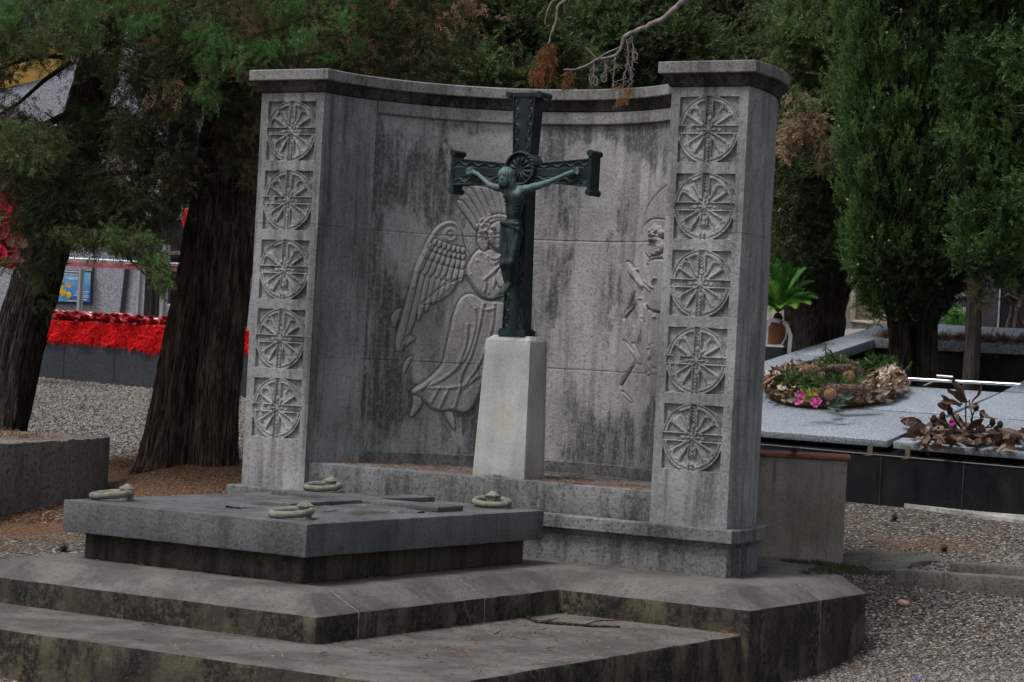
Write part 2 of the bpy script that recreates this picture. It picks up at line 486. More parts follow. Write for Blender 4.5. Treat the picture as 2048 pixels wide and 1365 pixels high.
# ------------------------------------------------------------------ ground
def build_ground():
    a = np.concatenate([np.linspace(-90, -14, 28)[:-1], np.linspace(-14, 16, 176), np.linspace(16, 80, 24)[1:]])
    b = np.concatenate([np.linspace(-80, -12, 22)[:-1], np.linspace(-12, 26, 216), np.linspace(26, 110, 28)[1:]])
    X, Y = np.meshgrid(a, b, indexing='ij')
    Z = gz(X, Y)
    near = (np.abs(X) < 14) & (Y > -11) & (Y < 26)
    Z = Z + np.where(near, np.vectorize(lambda x, y: noise.noise((x * 1.3, y * 1.3, 0)))(X, Y) * .018, 0)
    # needle mounds against the big trunk
    T0 = W(372, 950, 18.4)
    Z += .12 * np.exp(-((X - T0[0]) ** 2 + (Y - T0[1]) ** 2) / .5)
    V = np.stack([X, Y, Z], -1).reshape(-1, 3)
    me = mesh_np(V, grid_faces(len(a), len(b)))
    lit = np.zeros(len(V))
    for (px, py, d, R, amp) in ((372, 955, 18.3, 1.5, 1.1), (190, 1030, 17.3, 1.5, .95), (60, 1050, 15.6, .8, .8), (20, 880, 19.5, 1.6, .7), (1760, 1085, 17.0, 1.1, .5), (1950, 1100, 17.0, 1.2, .42), (1700, 1165, 15.8, .5, .6), (-150, 1050, 16, 2., .7)):
        P = W(px, py, d)
        lit = np.maximum(lit, amp * np.exp(-((V[:, 0] - P[0]) ** 2 + (V[:, 1] - P[1]) ** 2) / (R * R)))
    at = me.attributes.new('litter', 'FLOAT', 'POINT'); at.data.foreach_set('value', lit.astype(np.float32))
    o = link('ground', me, M['ground'], None, 180)
    tag(o, 'grey gravel ground with brown needle litter under the trees', None, kind='structure'); return o
build_ground()

# ------------------------------------------------------------------ the stepped platform
def poly_levels(bm, levels):
    """stack of same-count plan polygons -> closed solid"""
    rings = [[bm.verts.new((x, y, z)) for (x, y) in pts] for pts, z in levels]
    n = len(rings[0])
    bm.faces.new(rings[0][::-1]); bm.faces.new(rings[-1])
    for a, b in zip(rings, rings[1:]):
        for i in range(n):
            bm.faces.new((a[i], a[(i + 1) % n], b[(i + 1) % n], b[i]))
PLAT = thing('stepped_platform', 'grey concrete platform of two broad steps with dark streaked sides beneath the tomb', 'platform', (0, -1.2, -.75))
bm = bmesh.new()
add_box(bm, -3.2, 2.28, -3.92, -.70, -1.3, -.523)
o = link('lower_step', rough_mesh(bm, .09, .006, .022), M['step'], PLAT, 40)
bm = bmesh.new()
def t2(e):   # plan of the upper tier grown outward by e
    return [(-2.15 - e, .95), (-2.15 - e, -.56 - e), (-1.09 - e, -.56 - e), (-1.09 - e, -2.93 - e), (.93 + e, -2.93 - e), (.93 + e, -.56 - e), (2.15 + e, -.56 - e), (2.15 + e, .88), (1.45, 1.74), (-1.45, 1.78)]
E1 = .18
poly_levels(bm, [(t2(E1), -1.3), (t2(E1), -.388), (t2(0), -.294)])
o = link('upper_tier', rough_mesh(bm, .09, .005, .008), M['step'], PLAT, 30)
# pale mortar joints across the bevel
mj = flat('pale_mortar', (.20, .18, .15), .9, .1, var=.5, sc=40)
for p in ([(.93, -2.75, -.2925), (.93 + E1 + .003, -2.75, -.387), (.93 + E1 + .004, -2.75, -.52)], [(.93, -1.55, -.2925), (.93 + E1 + .003, -1.55, -.387), (.93 + E1 + .004, -1.55, -.52)], [(2.15, .2, -.291), (2.15 + E1 + .003, .2, -.386), (2.15 + E1 + .004, .2, -.8)]):
    m = MB(); m.tube(p, .003, 5); link('mortar_joint', m.mesh(), mj, PLAT)

# ------------------------------------------------------------------ the curved memorial wall
RI, RO = 1.282, 1.795
HP = 2.60
TH = math.radians(21.8)
EXE = thing('memorial_wall', 'curved grey stone memorial wall with carved angels between two pillars of rosettes', 'monument', (0, .6, -.29))
def ring_plan(e_in, e_out, e_f, n=72):
    """plan of the half ring grown inward, outward and to the front"""
    th = np.linspace(0, math.pi, n)
    ri, ro = RI - e_in, RO + e_out
    inn = np.stack([ri * np.cos(th), ri * np.sin(th)], -1)
    out = np.stack([ro * np.cos(th), ro * np.sin(th)], -1)
    if e_f:
        inn = np.vstack([[ri, -e_f], inn, [-ri, -e_f]]); out = np.vstack([[ro, -e_f], out, [-ro, -e_f]])
    return inn, out
def ring_loft(levels):
    V, F = [], []
    k = None
    for z, ei, eo, ef in levels:
        i, o = ring_plan(ei, eo, ef)
        pts = np.vstack([i, o[::-1]]); k = len(pts)
        V.append(np.hstack([pts, np.full((k, 1), z)]))
    V = np.vstack(V); L = len(levels); h = k // 2
    for l in range(L - 1):
        for j in range(k):
            F.append((l * k + j, l * k + (j + 1) % k, (l + 1) * k + (j + 1) % k, (l + 1) * k + j))
    for l, flip in ((0, 1), (L - 1, 0)):
        for j in range(h - 1):
            q = (l * k + j, l * k + k - 1 - j, l * k + k - 2 - j, l * k + j + 1)
            F.append(q if flip else q[::-1])
    return V, np.array(F)
def fix(me):
    bm = bmesh.new(); bm.from_mesh(me); bmesh.ops.recalc_face_normals(bm, faces=bm.faces[:]); bm.to_mesh(me); bm.free(); return me
e0 = 1e-4
# cornice: hollow moulding below, flat fascia above
CV, CF = ring_loft([(2.600, .004, .004, .004), (2.606, .014, .014, .014), (2.625, .020, .020, .020), (2.65, .032, .032, .032), (2.668, .046, .046, .046), (2.674, .05, .05, .05)])
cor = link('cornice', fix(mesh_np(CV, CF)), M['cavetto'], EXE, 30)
CV, CF = ring_loft([(2.6745, .062, .062, .058), (2.680, .066, .066, .062), (2.740, .066, .066, .062), (2.745, .062, .062, .058), (2.752, .03, .03, .02)])
link('fascia', fix(mesh_np(CV, CF)), M['cornice'], cor, 30)
# band and block below
def half_disc(ro, y0, n=60):
    th = np.linspace(0, math.pi, n)
    p = [(ro * math.cos(t), ro * math.sin(t)) for t in th]
    return [(ro, y0)] + p + [(-ro, y0)]
def disc_loft(levels):
    bm = bmesh.new()
    poly_levels(bm, [(half_disc(RO + e, -e), z) for z, e in levels]); return bm
bm = disc_loft([(-.296, .022), (-.125, .022), (-.12, .03), (-.098, .045), (-.092, .045)])
link('base_course', mesh_bm(bm), M['ledge'], EXE, 30)
bm = disc_loft([(-.0915, .066), (-.086, .070), (-.018, .070), (-.010, .064)])
link('base_band', mesh_bm(bm), M['ledge'], EXE, 30)
bm = bmesh.new()
th = np.linspace(0, math.pi, 50)
poly_levels(bm, [([(1.2795, .035)] + [(1.2795 * math.cos(t), 1.2795 * math.sin(t)) for t in th if math.sin(t) > .05] + [(-1.2795, .035)], z) for z in (-.012, .172)])
link('ledge', rough_mesh(bm, .09, .003, .012), M['ledge'], EXE, 35)

def sweep(prof, t0, t1, n, caps=(True, True)):
    th = np.linspace(t0, t1, n)
    V = np.array([[r * math.cos(t), r * math.sin(t), z] for t in th for r, z in prof]); k = len(prof)
    F = []
    for i in range(n - 1):
        for j in range(k):
            F.append([i * k + j, (i + 1) * k + j, (i + 1) * k + (j + 1) % k, i * k + (j + 1) % k])
    if caps[0]: F.append([j for j in range(k)])
    if caps[1]: F.append([(n - 1) * k + j for j in range(k)][::-1])
    me = bpy.data.meshes.new('m'); me.from_pydata(V.tolist(), [], F); me.update()
    return fix(me)
wallo = link('back_wall', sweep([(1.36, -.01), (RO, -.01), (RO, 2.598), (1.36, 2.598)], TH, math.pi - TH, 60), M['wall'], EXE, 30)
link('frieze_band', sweep([(1.262, 2.520), (1.262, 2.585), (1.268, 2.598), (1.362, 2.598), (1.362, 2.512), (1.274, 2.512)], TH, math.pi - TH, 60), M['cornice'], wallo, 30)
link('base_moulding', sweep([(1.279, .165), (1.279, .243), (1.288, .252), (1.362, .252), (1.362, .165)], TH, math.pi - TH, 60), M['ledge'], wallo, 30)

# ---- rosette tile (0.40 x 0.40, carved into the pillar front)
def rosette_mesh(seed):
    n = 104; h = .2
    g = np.linspace(-h, h, n)
    U, Vv = np.meshgrid(g, g, indexing='ij')
    r = np.hypot(U, Vv)
    D = np.full(U.shape, .023)
    # floor rises towards the ring
    D -= .009 * np.clip((r - .12) / .06, 0, 1) * (r < .18)
    def setmin(mask, val): D[mask] = np.minimum(D[mask], val if np.isscalar(val) else val[mask])
    # spokes and petals on the diagonals
    for sx, sy in ((1, 1), (1, -1), (-1, 1), (-1, -1)):
        a = (U * sx + Vv * sy) / math.sqrt(2); b = (U * sx - Vv * sy) / math.sqrt(2)
        k = .245
        w = .004 + k * (a - .02)
        wedge = (np.abs(b) < w) & (a > .03) & (r < .186)
        cr = .004 + k * .117
        capd = np.hypot(a - .137, b)
        inner = wedge & ((a < .137) | (capd < cr))
        D[wedge & ~inner] = .022
        D[inner] = .016 - .006 * np.clip(np.abs(b[inner]) / np.maximum(w[inner], 1e-3), 0, 1) ** 2
        line = np.abs(np.abs(b) - w)
        m1 = (line < .0080) & (a > .03) & (r < .186)
        setmin(m1, .001 + .005 * (line / .0080) ** 2)
        m2 = (np.abs(capd - cr) < .0068) & (a > .137)
        setmin(m2, .002)
    ring = np.abs(r - .1875)
    setmin(ring < .0165, .001 + np.where(np.abs(r - .189) < .0035, .008, 0.))
    for A, B in ((U, Vv), (Vv, U)):
        arm = (np.abs(A) < .0285) & (np.abs(B) > .02) & (np.abs(B) <= .2)
        rail = arm & (np.abs(A) > .0205)
        mid = arm & ~rail
        D[rail] = .001
        hb = ((np.abs(A) * 1.3 + np.abs(B)) / .0195) % 1.0
        D[mid] = (.004 + .018 * np.abs(hb * 2 - 1))[mid]
        loz = mid & ((np.abs(A) / .016 + np.abs(np.abs(B) - .068) / .02) < 1)
        D[loz] = .009
        D[mid & ~loz & (np.abs(np.abs(B) - .068) < .021)] = .018
    c = r < .046
    star = np.minimum.reduce([np.abs(U), np.abs(Vv), np.abs(U - Vv) / 1.41, np.abs(U + Vv) / 1.41])
    D[c] = np.where(star[c] < .0055, .004, .016)
    D[r < .010] = .003
    out = r > .204
    D[out] = .026
    D[out & ((np.abs(U) > .2 - .0075) | (np.abs(Vv) > .2 - .0075))] = .0
    D = D * .72
    D[out & ~((np.abs(U) > .2 - .0075) | (np.abs(Vv) > .2 - .0075))] = .022
    # weathering
    nz = np.vectorize(lambda x, y: noise.noise((x * 22 + seed * 9, y * 22, seed)))(U, Vv)
    nz2 = np.vectorize(lambda x, y: noise.noise((x * 70 + seed * 5, y * 70, seed + 4)))(U, Vv)
    D = D + nz * .0034 + nz2 * .0018
    chip = np.vectorize(lambda x, y: noise.noise((x * 11 + seed * 3, y * 11, seed + 8)))(U, Vv)
    D = np.where(chip > .45, np.maximum(D, .006 + (chip - .45) * .05), D)
    D[0, :] = D[-1, :] = 0; D[:, 0] = D[:, -1] = 0
    V = np.stack([U, D, Vv], -1).reshape(-1, 3)
    return mesh_np(V, grid_faces(n, n))
ROS = [rosette_mesh(s) for s in range(3)]
for me in ROS:
    me.materials.append(M['pillar'])
    me.polygons.foreach_set('use_smooth', np.ones(len(me.polygons), bool)); me.set_sharp_from_angle(angle=math.radians(50))
def pillar(sgn):
    t0, t1 = (0, TH) if sgn > 0 else (math.pi - TH, math.pi)
    me = sweep([(RI, -.011), (RO, -.011), (RO, HP - .002), (RI, HP - .002)], t0, t1, 14, (sgn < 0, sgn > 0))
    # front face: strips that leave the five carved squares open
    bm = bmesh.new(); bm.from_mesh(me)
    xc = 1.5385 * sgn
    zs = [2.345 - .458 * i for i in range(5)]
    xl, xr = (RI, RO) if sgn > 0 else (-RO, -RI)
    xb = [xl, xc - .2, xc + .2, xr]
    zb = [-.011] + sorted([z - .2 for z in zs] + [z + .2 for z in zs]) + [HP - .002]
    for i in range(3):
        for j in range(len(zb) - 1):
            if i == 1 and j % 2 == 1: continue
            k = max(1, int((zb[j + 1] - zb[j]) / .2))
            bm.faces.new([bm.verts.new(p) for p in ((xb[i], 0, zb[j]), (xb[i + 1], 0, zb[j]), (xb[i + 1], 0, zb[j + 1]), (xb[i], 0, zb[j + 1]))])
    bmesh.ops.remove_doubles(bm, verts=bm.verts[:], dist=1e-5)
    p = link('pillar', mesh_bm(bm), M['pillar'], EXE, 30)
    off = OFF[p.name]
    for i, z in enumerate(zs):
        r = bpy.data.objects.new('rosette', ROS[(i + (sgn > 0)) % 3]); COL.objects.link(r)
        r.parent = p; r.location = Vector((xc, 0, z)) - Vector(off)
    return p
pillar(-1); pillar(1)

# ---- carved panel with the two angels in low relief
def seg_dist(X, Y, pts):
    d = np.full(X.shape, 1e9)
    for (x0, y0), (x1, y1) in zip(pts, pts[1:]):
        dx, dy = x1 - x0, y1 - y0; L = dx * dx + dy * dy + 1e-9
        t = np.clip(((X - x0) * dx + (Y - y0) * dy) / L, 0, 1)
        d = np.minimum(d, np.hypot(X - x0 - t * dx, Y - y0 - t * dy))
    return d
def poly_sd(X, Y, pts):
    d = seg_dist(X, Y, list(pts) + [pts[0]])
    ins = np.zeros(X.shape, bool)
    n = len(pts)
    for i in range(n):
        x0, y0 = pts[i]; x1, y1 = pts[(i + 1) % n]
        if y0 == y1: continue
        c = ((y0 > Y) != (y1 > Y)) & (X < (x1 - x0) * (Y - y0) / (y1 - y0) + x0)
        ins ^= c
    return np.where(ins, d, -d)
def smooth_pts(pts, it=2, closed=True):
    p = np.array(pts, float)
    for _ in range(it):
        q = np.roll(p, -1, 0)
        a = p * .75 + q * .25; b = p * .25 + q * .75
        if not closed: a = a[:-1]; b = b[:-1]
        m = np.empty((len(a) * 2, 2)); m[0::2] = a; m[1::2] = b
        if not closed: m = np.vstack([p[:1], m, p[-1:]])
        p = m
    return [tuple(x) for x in p]
class Relief:
    def __init__(s, X, Y, conv): s.X, s.Y, s.c = X, Y, conv; s.h = np.zeros(X.shape); s.m = np.zeros(X.shape, bool)
    def bb(s, pts, pad):
        a = np.array(pts); x0, y0 = a.min(0) - pad; x1, y1 = a.max(0) + pad
        w = np.where((s.X > x0) & (s.X < x1) & (s.Y > y0) & (s.Y < y1))
        return w
    def pts(s, p): return [s.c(*q) for q in p]
    def raise_(s, p, H, bev=5., base=0., sm=2, mode='max', groove=.015, bul=0.):
        p = smooth_pts(s.pts(p), sm); w = s.bb(p, 8)
        d = poly_sd(s.X[w], s.Y[w], p)
        t = np.clip(d / (bev * .6), 0, 1)
        hh = base + H * (1 - (1 - t) ** 2) + .45 * bul * np.clip(d / 22., 0, 1)
        old = s.h[w]
        new = np.where(d > 0, hh if mode == 'set' else np.maximum(old, hh), old - groove * np.exp(-(d / 2.6) ** 2) * (d > -7))
        s.h[w] = new; s.m[w] |= d > -2.5
    def ridge(s, p, r, H, sm=2, mark=True):
        p = smooth_pts(s.pts(p), sm, False); w = s.bb(p, r + 4)
        d = seg_dist(s.X[w], s.Y[w], p)
        s.h[w] += H * np.clip(1 - (d / r) ** 2, 0, 1)
        if mark: s.m[w] |= d < r
    def carve(s, p, r, H, sm=2, mark=True):
        s.ridge(p, r, -H, sm, mark)
    def fold(s, p, r, H, sm=2):
        """a cloth fold: ridge with a groove on its lower side"""
        s.ridge(p, r, H, sm)
        q = [(x + 7, y + 5) for x, y in p]
        s.carve(q, r * .7, H * .9, sm)
    def blob(s, x, y, r, H):
        x, y = s.c(x, y); w = s.bb([(x, y)], r + 1)
        d = np.hypot(s.X[w] - x, s.Y[w] - y)
        s.h[w] += H * np.clip(1 - (d / r) ** 2, 0, 1)
PR = 1.29
tg = np.linspace(TH, math.pi - TH, int(PR * (math.pi - 2 * TH) / .0042))
zg = np.linspace(.2505, 2.5145, int(2.264 / .0042))
TT, ZZ = np.meshgrid(tg, zg, indexing='ij')
PXY = proj(np.stack([PR * np.cos(TT), PR * np.sin(TT), ZZ], -1))
rl = Relief(PXY[0], PXY[1], lambda x, y: (740 + x / 2.2028, 260 + y / 2.2028))
# far wing, rising behind the halo
far_feathers = []
rl.raise_([(322, 55), (340, 85), (372, 170), (410, 235), (480, 250), (560, 262), (640, 300), (640, 400), (560, 430), (480, 445), (440, 405), (400, 325), (365, 225), (332, 150)], .013, 4, bul=.004)
for p2, p0 in (((325, 58), (372, 215)), ((345, 90), (392, 235)), ((575, 262), (596, 390)), ((540, 258), (576, 390)), ((500, 252), (556, 395)), ((462, 250), (534, 402)), ((428, 256), (512, 410)), ((402, 280), (492, 422)), ((386, 312), (474, 440))):
    feather_ = (p0, ((p0[0] + p2[0]) / 2 + 8, (p0[1] + p2[1]) / 2 - 6), p2)
    far_feathers.append(feather_)
# near wing
rl.raise_([(445, 560), (418, 525), (408, 470), (397, 425), (365, 401), (325, 406), (290, 430), (262, 470), (240, 520), (215, 570), (193, 620), (185, 680), (178, 735), (150, 800), (128, 870), (112, 940), (122, 985), (142, 972), (165, 925), (196, 850), (215, 790), (260, 755), (310, 725), (350, 690), (390, 655), (430, 640), (450, 610)], .020, 6, bul=.010)
a = np.linspace(0, 2 * np.pi, 20)
def feather(p0, p1, p2, w, H, base, tip=.75):
    n = 9; L, R_ = [], []
    for k in range(n + 1):
        t = k / n
        x = (1 - t) ** 2 * p0[0] + 2 * t * (1 - t) * p1[0] + t * t * p2[0]; y = (1 - t) ** 2 * p0[1] + 2 * t * (1 - t) * p1[1] + t * t * p2[1]
        dx = 2 * (1 - t) * (p1[0] - p0[0]) + 2 * t * (p2[0] - p1[0]); dy = 2 * (1 - t) * (p1[1] - p0[1]) + 2 * t * (p2[1] - p1[1])
        m_ = math.hypot(dx, dy) + 1e-6; ww = w * (min(1, .7 + t) if t < tip else math.sqrt(max(0.02, 1 - ((t - tip) / (1 - tip)) ** 2)))
        L.append((x - dy / m_ * ww, y + dx / m_ * ww)); R_.append((x + dy / m_ * ww, y - dx / m_ * ww))
    rl.raise_(L + R_[::-1], H, 4.5, base, 1, 'set', .010)
for f_ in far_feathers: feather(*f_, 14, .010, .006)
for i in range(9):      # flight feathers, from the body side out to the leading edge
    t = 1 - i / 8
    p0 = (218 + 185 * t, 590 + 40 * t); p2 = (122 + 268 * t ** .8, 978 - 318 * t ** .62); p1 = ((p0[0] + p2[0]) / 2 - 4 + 10 * t, (p0[1] + p2[1]) / 2 - 10)
    feather(p0, p1, p2, 13, .012, .014)
for row, (a0, a1, n, ln, w) in enumerate((((240, 560), (408, 600), 8, 78, 12), ((258, 524), (412, 570), 8, 48, 12), ((272, 500), (412, 542), 8, 34, 11), ((288, 482), (410, 518), 7, 30, 10))):
    for i in range(n):
        t = 1 - i / (n - 1); p0 = (a0[0] + (a1[0] - a0[0]) * t, a0[1] + (a1[1] - a0[1]) * t + 6 * math.sin(t * 3))
        p2 = (p0[0] - ln * (.42 - .22 * t), p0[1] + ln * .92); feather(p0, ((p0[0] + p2[0]) / 2 + 3, (p0[1] + p2[1]) / 2), p2, w, .011, .018 + .003 * row, .55)
rl.ridge([(440, 555), (420, 515), (408, 460), (390, 420), (355, 405), (315, 418), (282, 450), (250, 515), (220, 575), (200, 625), (188, 690)], 6, .014)
rl.ridge([(352 + 24 * math.cos(t), 462 + 24 * math.sin(t)) for t in a], 4.5, .012, 0)
rl.blob(352, 462, 6, .012)
# scarf ends
for p in ([(215, 775), (335, 748), (400, 655), (370, 668), (315, 690), (255, 745)], [(92, 822), (118, 792), (142, 784), (126, 830), (104, 885)], [(152, 918), (180, 902), (208, 926), (178, 935), (158, 962)], [(148, 1040), (166, 1005), (196, 992), (176, 1025), (146, 1085)]):
    rl.raise_(p, .014, 3.5, sm=1)
# halo
rl.raise_([(570 + 98 * math.cos(t), 470 + 98 * math.sin(t)) for t in a[:-1]], .014, 4, mode='set')
rl.ridge([(570 + 91 * math.cos(t), 470 + 91 * math.sin(t)) for t in a], 3.5, .006, 0)
# body: skirt, then torso and sleeve, then head
rl.raise_([(402, 738), (440, 716), (500, 748), (552, 752), (600, 760), (604, 850), (590, 960), (540, 1050), (500, 1110), (478, 1180), (446, 1240), (405, 1252), (370, 1234), (322, 1242), (280, 1236), (250, 1208), (214, 1180), (183, 1162), (186, 1143), (240, 1110), (282, 1074), (324, 1030), (334, 970), (350, 900), (366, 820), (384, 768)], .026, 9, mode='set', bul=.014)
for p in ([(462, 790), (470, 850), (450, 930), (420, 1010), (335, 1095), (205, 1148)], [(500, 770), (480, 880), (440, 1010), (400, 1080), (395, 1140)], [(548, 770), (545, 860), (500, 1000), (440, 1100), (395, 1140), (250, 1140)], [(300, 1140), (268, 1200)], [(345, 1140), (305, 1225)], [(395, 1140), (370, 1230)], [(470, 1090), (395, 1150)], [(420, 740), (455, 775), (500, 800), (545, 790)], [(430, 860), (425, 950), (390, 1030)], [(470, 1040), (480, 1090)], [(255, 1110), (215, 1150)]):
    rl.fold(p, 5, .011)
rl.raise_([(472, 528), (442, 568), (420, 610), (428, 650), (448, 692), (480, 732), (522, 753), (565, 745), (600, 722), (640, 690), (640, 600), (600, 550), (560, 540), (515, 520)], .034, 8, mode='set', bul=.018)
for p in ([(470, 578), (498, 622), (515, 668), (505, 712)], [(520, 560), (545, 600), (570, 570)], [(575, 600), (530, 640), (505, 660)], [(585, 625), (560, 640), (545, 690)], [(488, 545), (545, 580), (590, 545)], [(440, 640), (470, 690), (520, 722)]):
    rl.fold(p, 4.5, .011)
rl.raise_([(565, 618), (592, 600), (610, 640), (600, 690), (570, 700), (556, 660)], .014, 4, base=.045, mode='set')
rl.raise_([(535, 415), (575, 400), (605, 420), (602, 460), (590, 490), (575, 530), (548, 525), (525, 495), (520, 450)], .022, 7, base=.028, mode='set', bul=.01)
rl.carve([(552, 462), (566, 458), (580, 466)], 2.5, .008); rl.carve([(560, 505), (574, 503)], 2, .006); rl.ridge([(588, 450), (596, 480)], 3, .006)
for k in range(26):
    t = k * 2.399; q = math.sqrt(k / 26.)
    hx, hy = 518 + 40 * q * math.cos(t), 442 + 62 * q * math.sin(t)
    if hx < 548 or hy < 415: 
        rl.blob(hx, hy, 6.5, .020)
rl.raise_([(470, 485), (500, 470), (525, 505), (515, 535), (485, 530)], .016, 5, base=.022)
# feet
rl.raise_([(190, 1162), (236, 1188), (226, 1220), (202, 1248), (180, 1276), (176, 1252), (194, 1212)], .022, 5)
rl.raise_([(322, 1240), (368, 1240), (378, 1296), (372, 1332), (345, 1288)], .020, 5)
# lower hem swinging out right of the cross
rl.ridge([(700, 758), (720, 800), (728, 860), (726, 910)], 3.5, .012)
mL = rl.m.copy()
# the second angel, most of it behind the right pillar
rl.m[:] = False
rl.c = lambda x, y: (1180 + x / 3.25, 440 + y / 3.25)
rl.raise_([(355, 30), (365, -60), (420, -150), (520, -240), (620, -240), (620, 120), (340, 120), (340, 70)], .012, 4, sm=1)
rl.raise_([(340, 120), (352, 45), (395, 5), (445, -5), (520, 10), (560, 100), (520, 220), (400, 260), (345, 200)], .014, 4)
rl.raise_([(330, 480), (372, 430), (372, 300), (400, 240), (450, 210), (560, 230), (640, 600), (640, 1240), (470, 1230), (420, 1180), (380, 1010), (352, 900), (352, 640), (318, 540)], .036, 7, mode='set', bul=.016, groove=.02)
rl.raise_([(372, 300), (420, 250), (560, 260), (560, 620), (455, 602), (415, 590), (372, 545), (358, 420)], .055, 8, mode='set', bul=.018)
rl.raise_([(232, 285), (248, 268), (275, 300), (302, 330), (322, 385), (350, 410), (348, 452), (315, 420), (285, 375), (250, 345)], .026, 5, mode='set', bul=.008)
rl.raise_([(398, 150), (418, 120), (480, 110), (500, 180), (470, 230), (410, 235), (395, 215), (404, 190), (392, 172)], .024, 6, base=.026, mode='set')
for k in range(16):
    t = k * 2.399; q = math.sqrt(k / 16.)
    rl.blob(440 + 50 * q * math.cos(t), 92 + 48 * q * math.sin(t), 6, .034)
for k in range(6): rl.blob(462 + 6 * (k % 2), 120 + 18 * k, 5, .016)
rl.carve([(404, 172), (420, 168)], 2.5, .008)
for p in ([(298, 458), (258, 560), (215, 655), (232, 600), (262, 530)], [(298, 550), (240, 590), (216, 652), (290, 565)], [(204, 765), (262, 850), (335, 958), (318, 870), (268, 782), (302, 880)], [(300, 915), (245, 1008), (196, 1088), (205, 1050), (250, 985)], [(196, 1112), (232, 1135), (282, 1198), (240, 1160)]):
    rl.raise_(p, .016, 3, sm=1)
for p in ([(390, 560), (372, 700), (375, 980)], [(420, 600), (405, 740), (420, 800)], [(360, 640), (358, 900)], [(340, 520), (345, 600), (365, 660)], [(440, 640), (430, 900), (440, 1150)], [(400, 290), (430, 440), (455, 390)], [(300, 330), (330, 400)], [(365, 400), (430, 450)], [(405, 840), (425, 880), (402, 920), (428, 960)], [(400, 1010), (425, 1150)]):
    rl.fold(p, 5.5, .024)
mR = rl.m.copy()
H = np.clip(rl.h, -.014, .085)
nzf = (np.sin(TT * 61 + ZZ * 7) * np.sin(ZZ * 43 + TT * 11)) * .0006
Rr = PR - (H * .66 + nzf)
# fine open joints between the courses
for zj in (.867, 1.7315):
    Rr += .004 * np.exp(-((ZZ - zj) / .004) ** 2)
# the panel meets its border flush on all sides
VP = np.stack([Rr * np.cos(TT), Rr * np.sin(TT), ZZ], -1).reshape(-1, 3)
FP = grid_faces(len(tg), len(zg))
def sub(mask, name, mat, parent):
    F = FP[mask]
    used = np.unique(F); mp = np.full(len(VP), -1); mp[used] = np.arange(len(used))
    return link(name, mesh_np(VP[used], mp[F]), mat, parent, 60)
fl = mL.reshape(-1)[FP].all(1); fr = mR.reshape(-1)[FP].all(1) & ~fl
sub(~(fl | fr), 'panel', M['wall'], wallo)
aL = sub(fl, 'angel_relief', M['relief'], EXE); aL['label'] = 'winged angel in low relief with praying hands, behind the cross'
aR = sub(fr, 'angel_relief', M['relief'], EXE); aR['label'] = 'winged angel in low relief with raised hand, half hidden by the right pillar'

# ------------------------------------------------------------------ tomb slab
TOMB = thing('tomb', 'low grey stone tomb with overhanging slab, four stone-grey rings and a raised cross', 'tomb', (-.1, -1.5, -.294))
bm = bmesh.new(); add_box(bm, -.84, .655, -2.615, -.40, -.292, -.143)
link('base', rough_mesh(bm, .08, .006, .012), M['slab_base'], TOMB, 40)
bm = bmesh.new(); add_box(bm, -.924, .734, -2.712, -.316, -.146, .027)
slab = link('slab', rough_mesh(bm, .08, .0028, .008), M['slab'], TOMB, 40)
bm = bmesh.new()
add_prism(bm, [(-.20, -1.98, .024), (.05, -1.93, .024), (.0, -1.17, .024), (.56, -1.22, .024), (.55, -.93, .024), (.0, -1.0, .024), (.02, -.42, .024), (-.17, -.42, .024), (-.17, -.98, .024), (-.70, -.90, .024), (-.70, -1.13, .024), (-.17, -1.15, .024)], (0, 0, .034))
link('raised_cross', rough_mesh(bm, .06, .006, .007), M['slab'], TOMB, 40)
# rough broken field round the cross
n = 90; g = np.linspace(-1, 1, n)
U, V_ = np.meshgrid(g, g, indexing='ij')
X = -.08 + U * .62; Y = -1.38 + V_ * .85
edge = np.vectorize(lambda u, v: noise.noise((u * 4, v * 4, 3)) * .3)(U, V_)
hh = np.vectorize(lambda x, y: noise.noise((x * 14, y * 14, 1)) * .5 + noise.noise((x * 40, y * 40, 2)) * .4)(X, Y)
Zr = .0255 + np.where(np.abs(U) + np.abs(V_) < 1.05 + edge, .010 + hh * .010, -.01)
link('worn_field', mesh_np(np.stack([X, Y, Zr], -1).reshape(-1, 3), grid_faces(n, n)), M['slab'], TOMB, 40)
def ring_mat():
    n = NT('grey_ring_stone'); c = n.mix(n.ramp(n.noise(25., 4.), .35, .65), (.125, .125, .105), (.215, .21, .17))
    n.bump(n.noise(160., 3.), .2, .004); return n.out(c, .7, .25)
M['ring'] = ring_mat()
def ring_handle(c, ang, dist):
    z0 = .027
    m = MB()
    prof = [(.0, z0), (.040, z0), (.040, z0 + .060), (.050, z0 + .061), (.050, z0 + .068), (.030, z0 + .082), (.006, z0 + .094), (.0, z0 + .095)]
    seg = 6
    ph = np.linspace(0, 2 * np.pi, seg, endpoint=False) + .3
    bc = np.array([c[0] + dist * math.cos(ang), c[1] + dist * math.sin(ang)])
    V = [(bc[0] + r * math.cos(p), bc[1] + r * math.sin(p), z) for r, z in prof for p in ph]
    F = [(i * seg + j, i * seg + (j + 1) % seg, (i + 1) * seg + (j + 1) % seg, (i + 1) * seg + j) for i in range(len(prof) - 1) for j in range(seg)]
    m.add(V, F)
    b = link('ring_handle', m.mesh(), M['ring'], TOMB, 40)
    m = MB()
    th = np.linspace(0, 2 * np.pi, 49)
    R = .105
    p = [(c[0] + R * math.cos(t), c[1] + R * math.sin(t), z0 + .033 + .0125 * math.cos(t - ang)) for t in th]
    m.add(*tube_vf(p, [.0195] * 49, 10, False)[:2])
    link('ring', m.mesh(), M['ring'], b, 60)
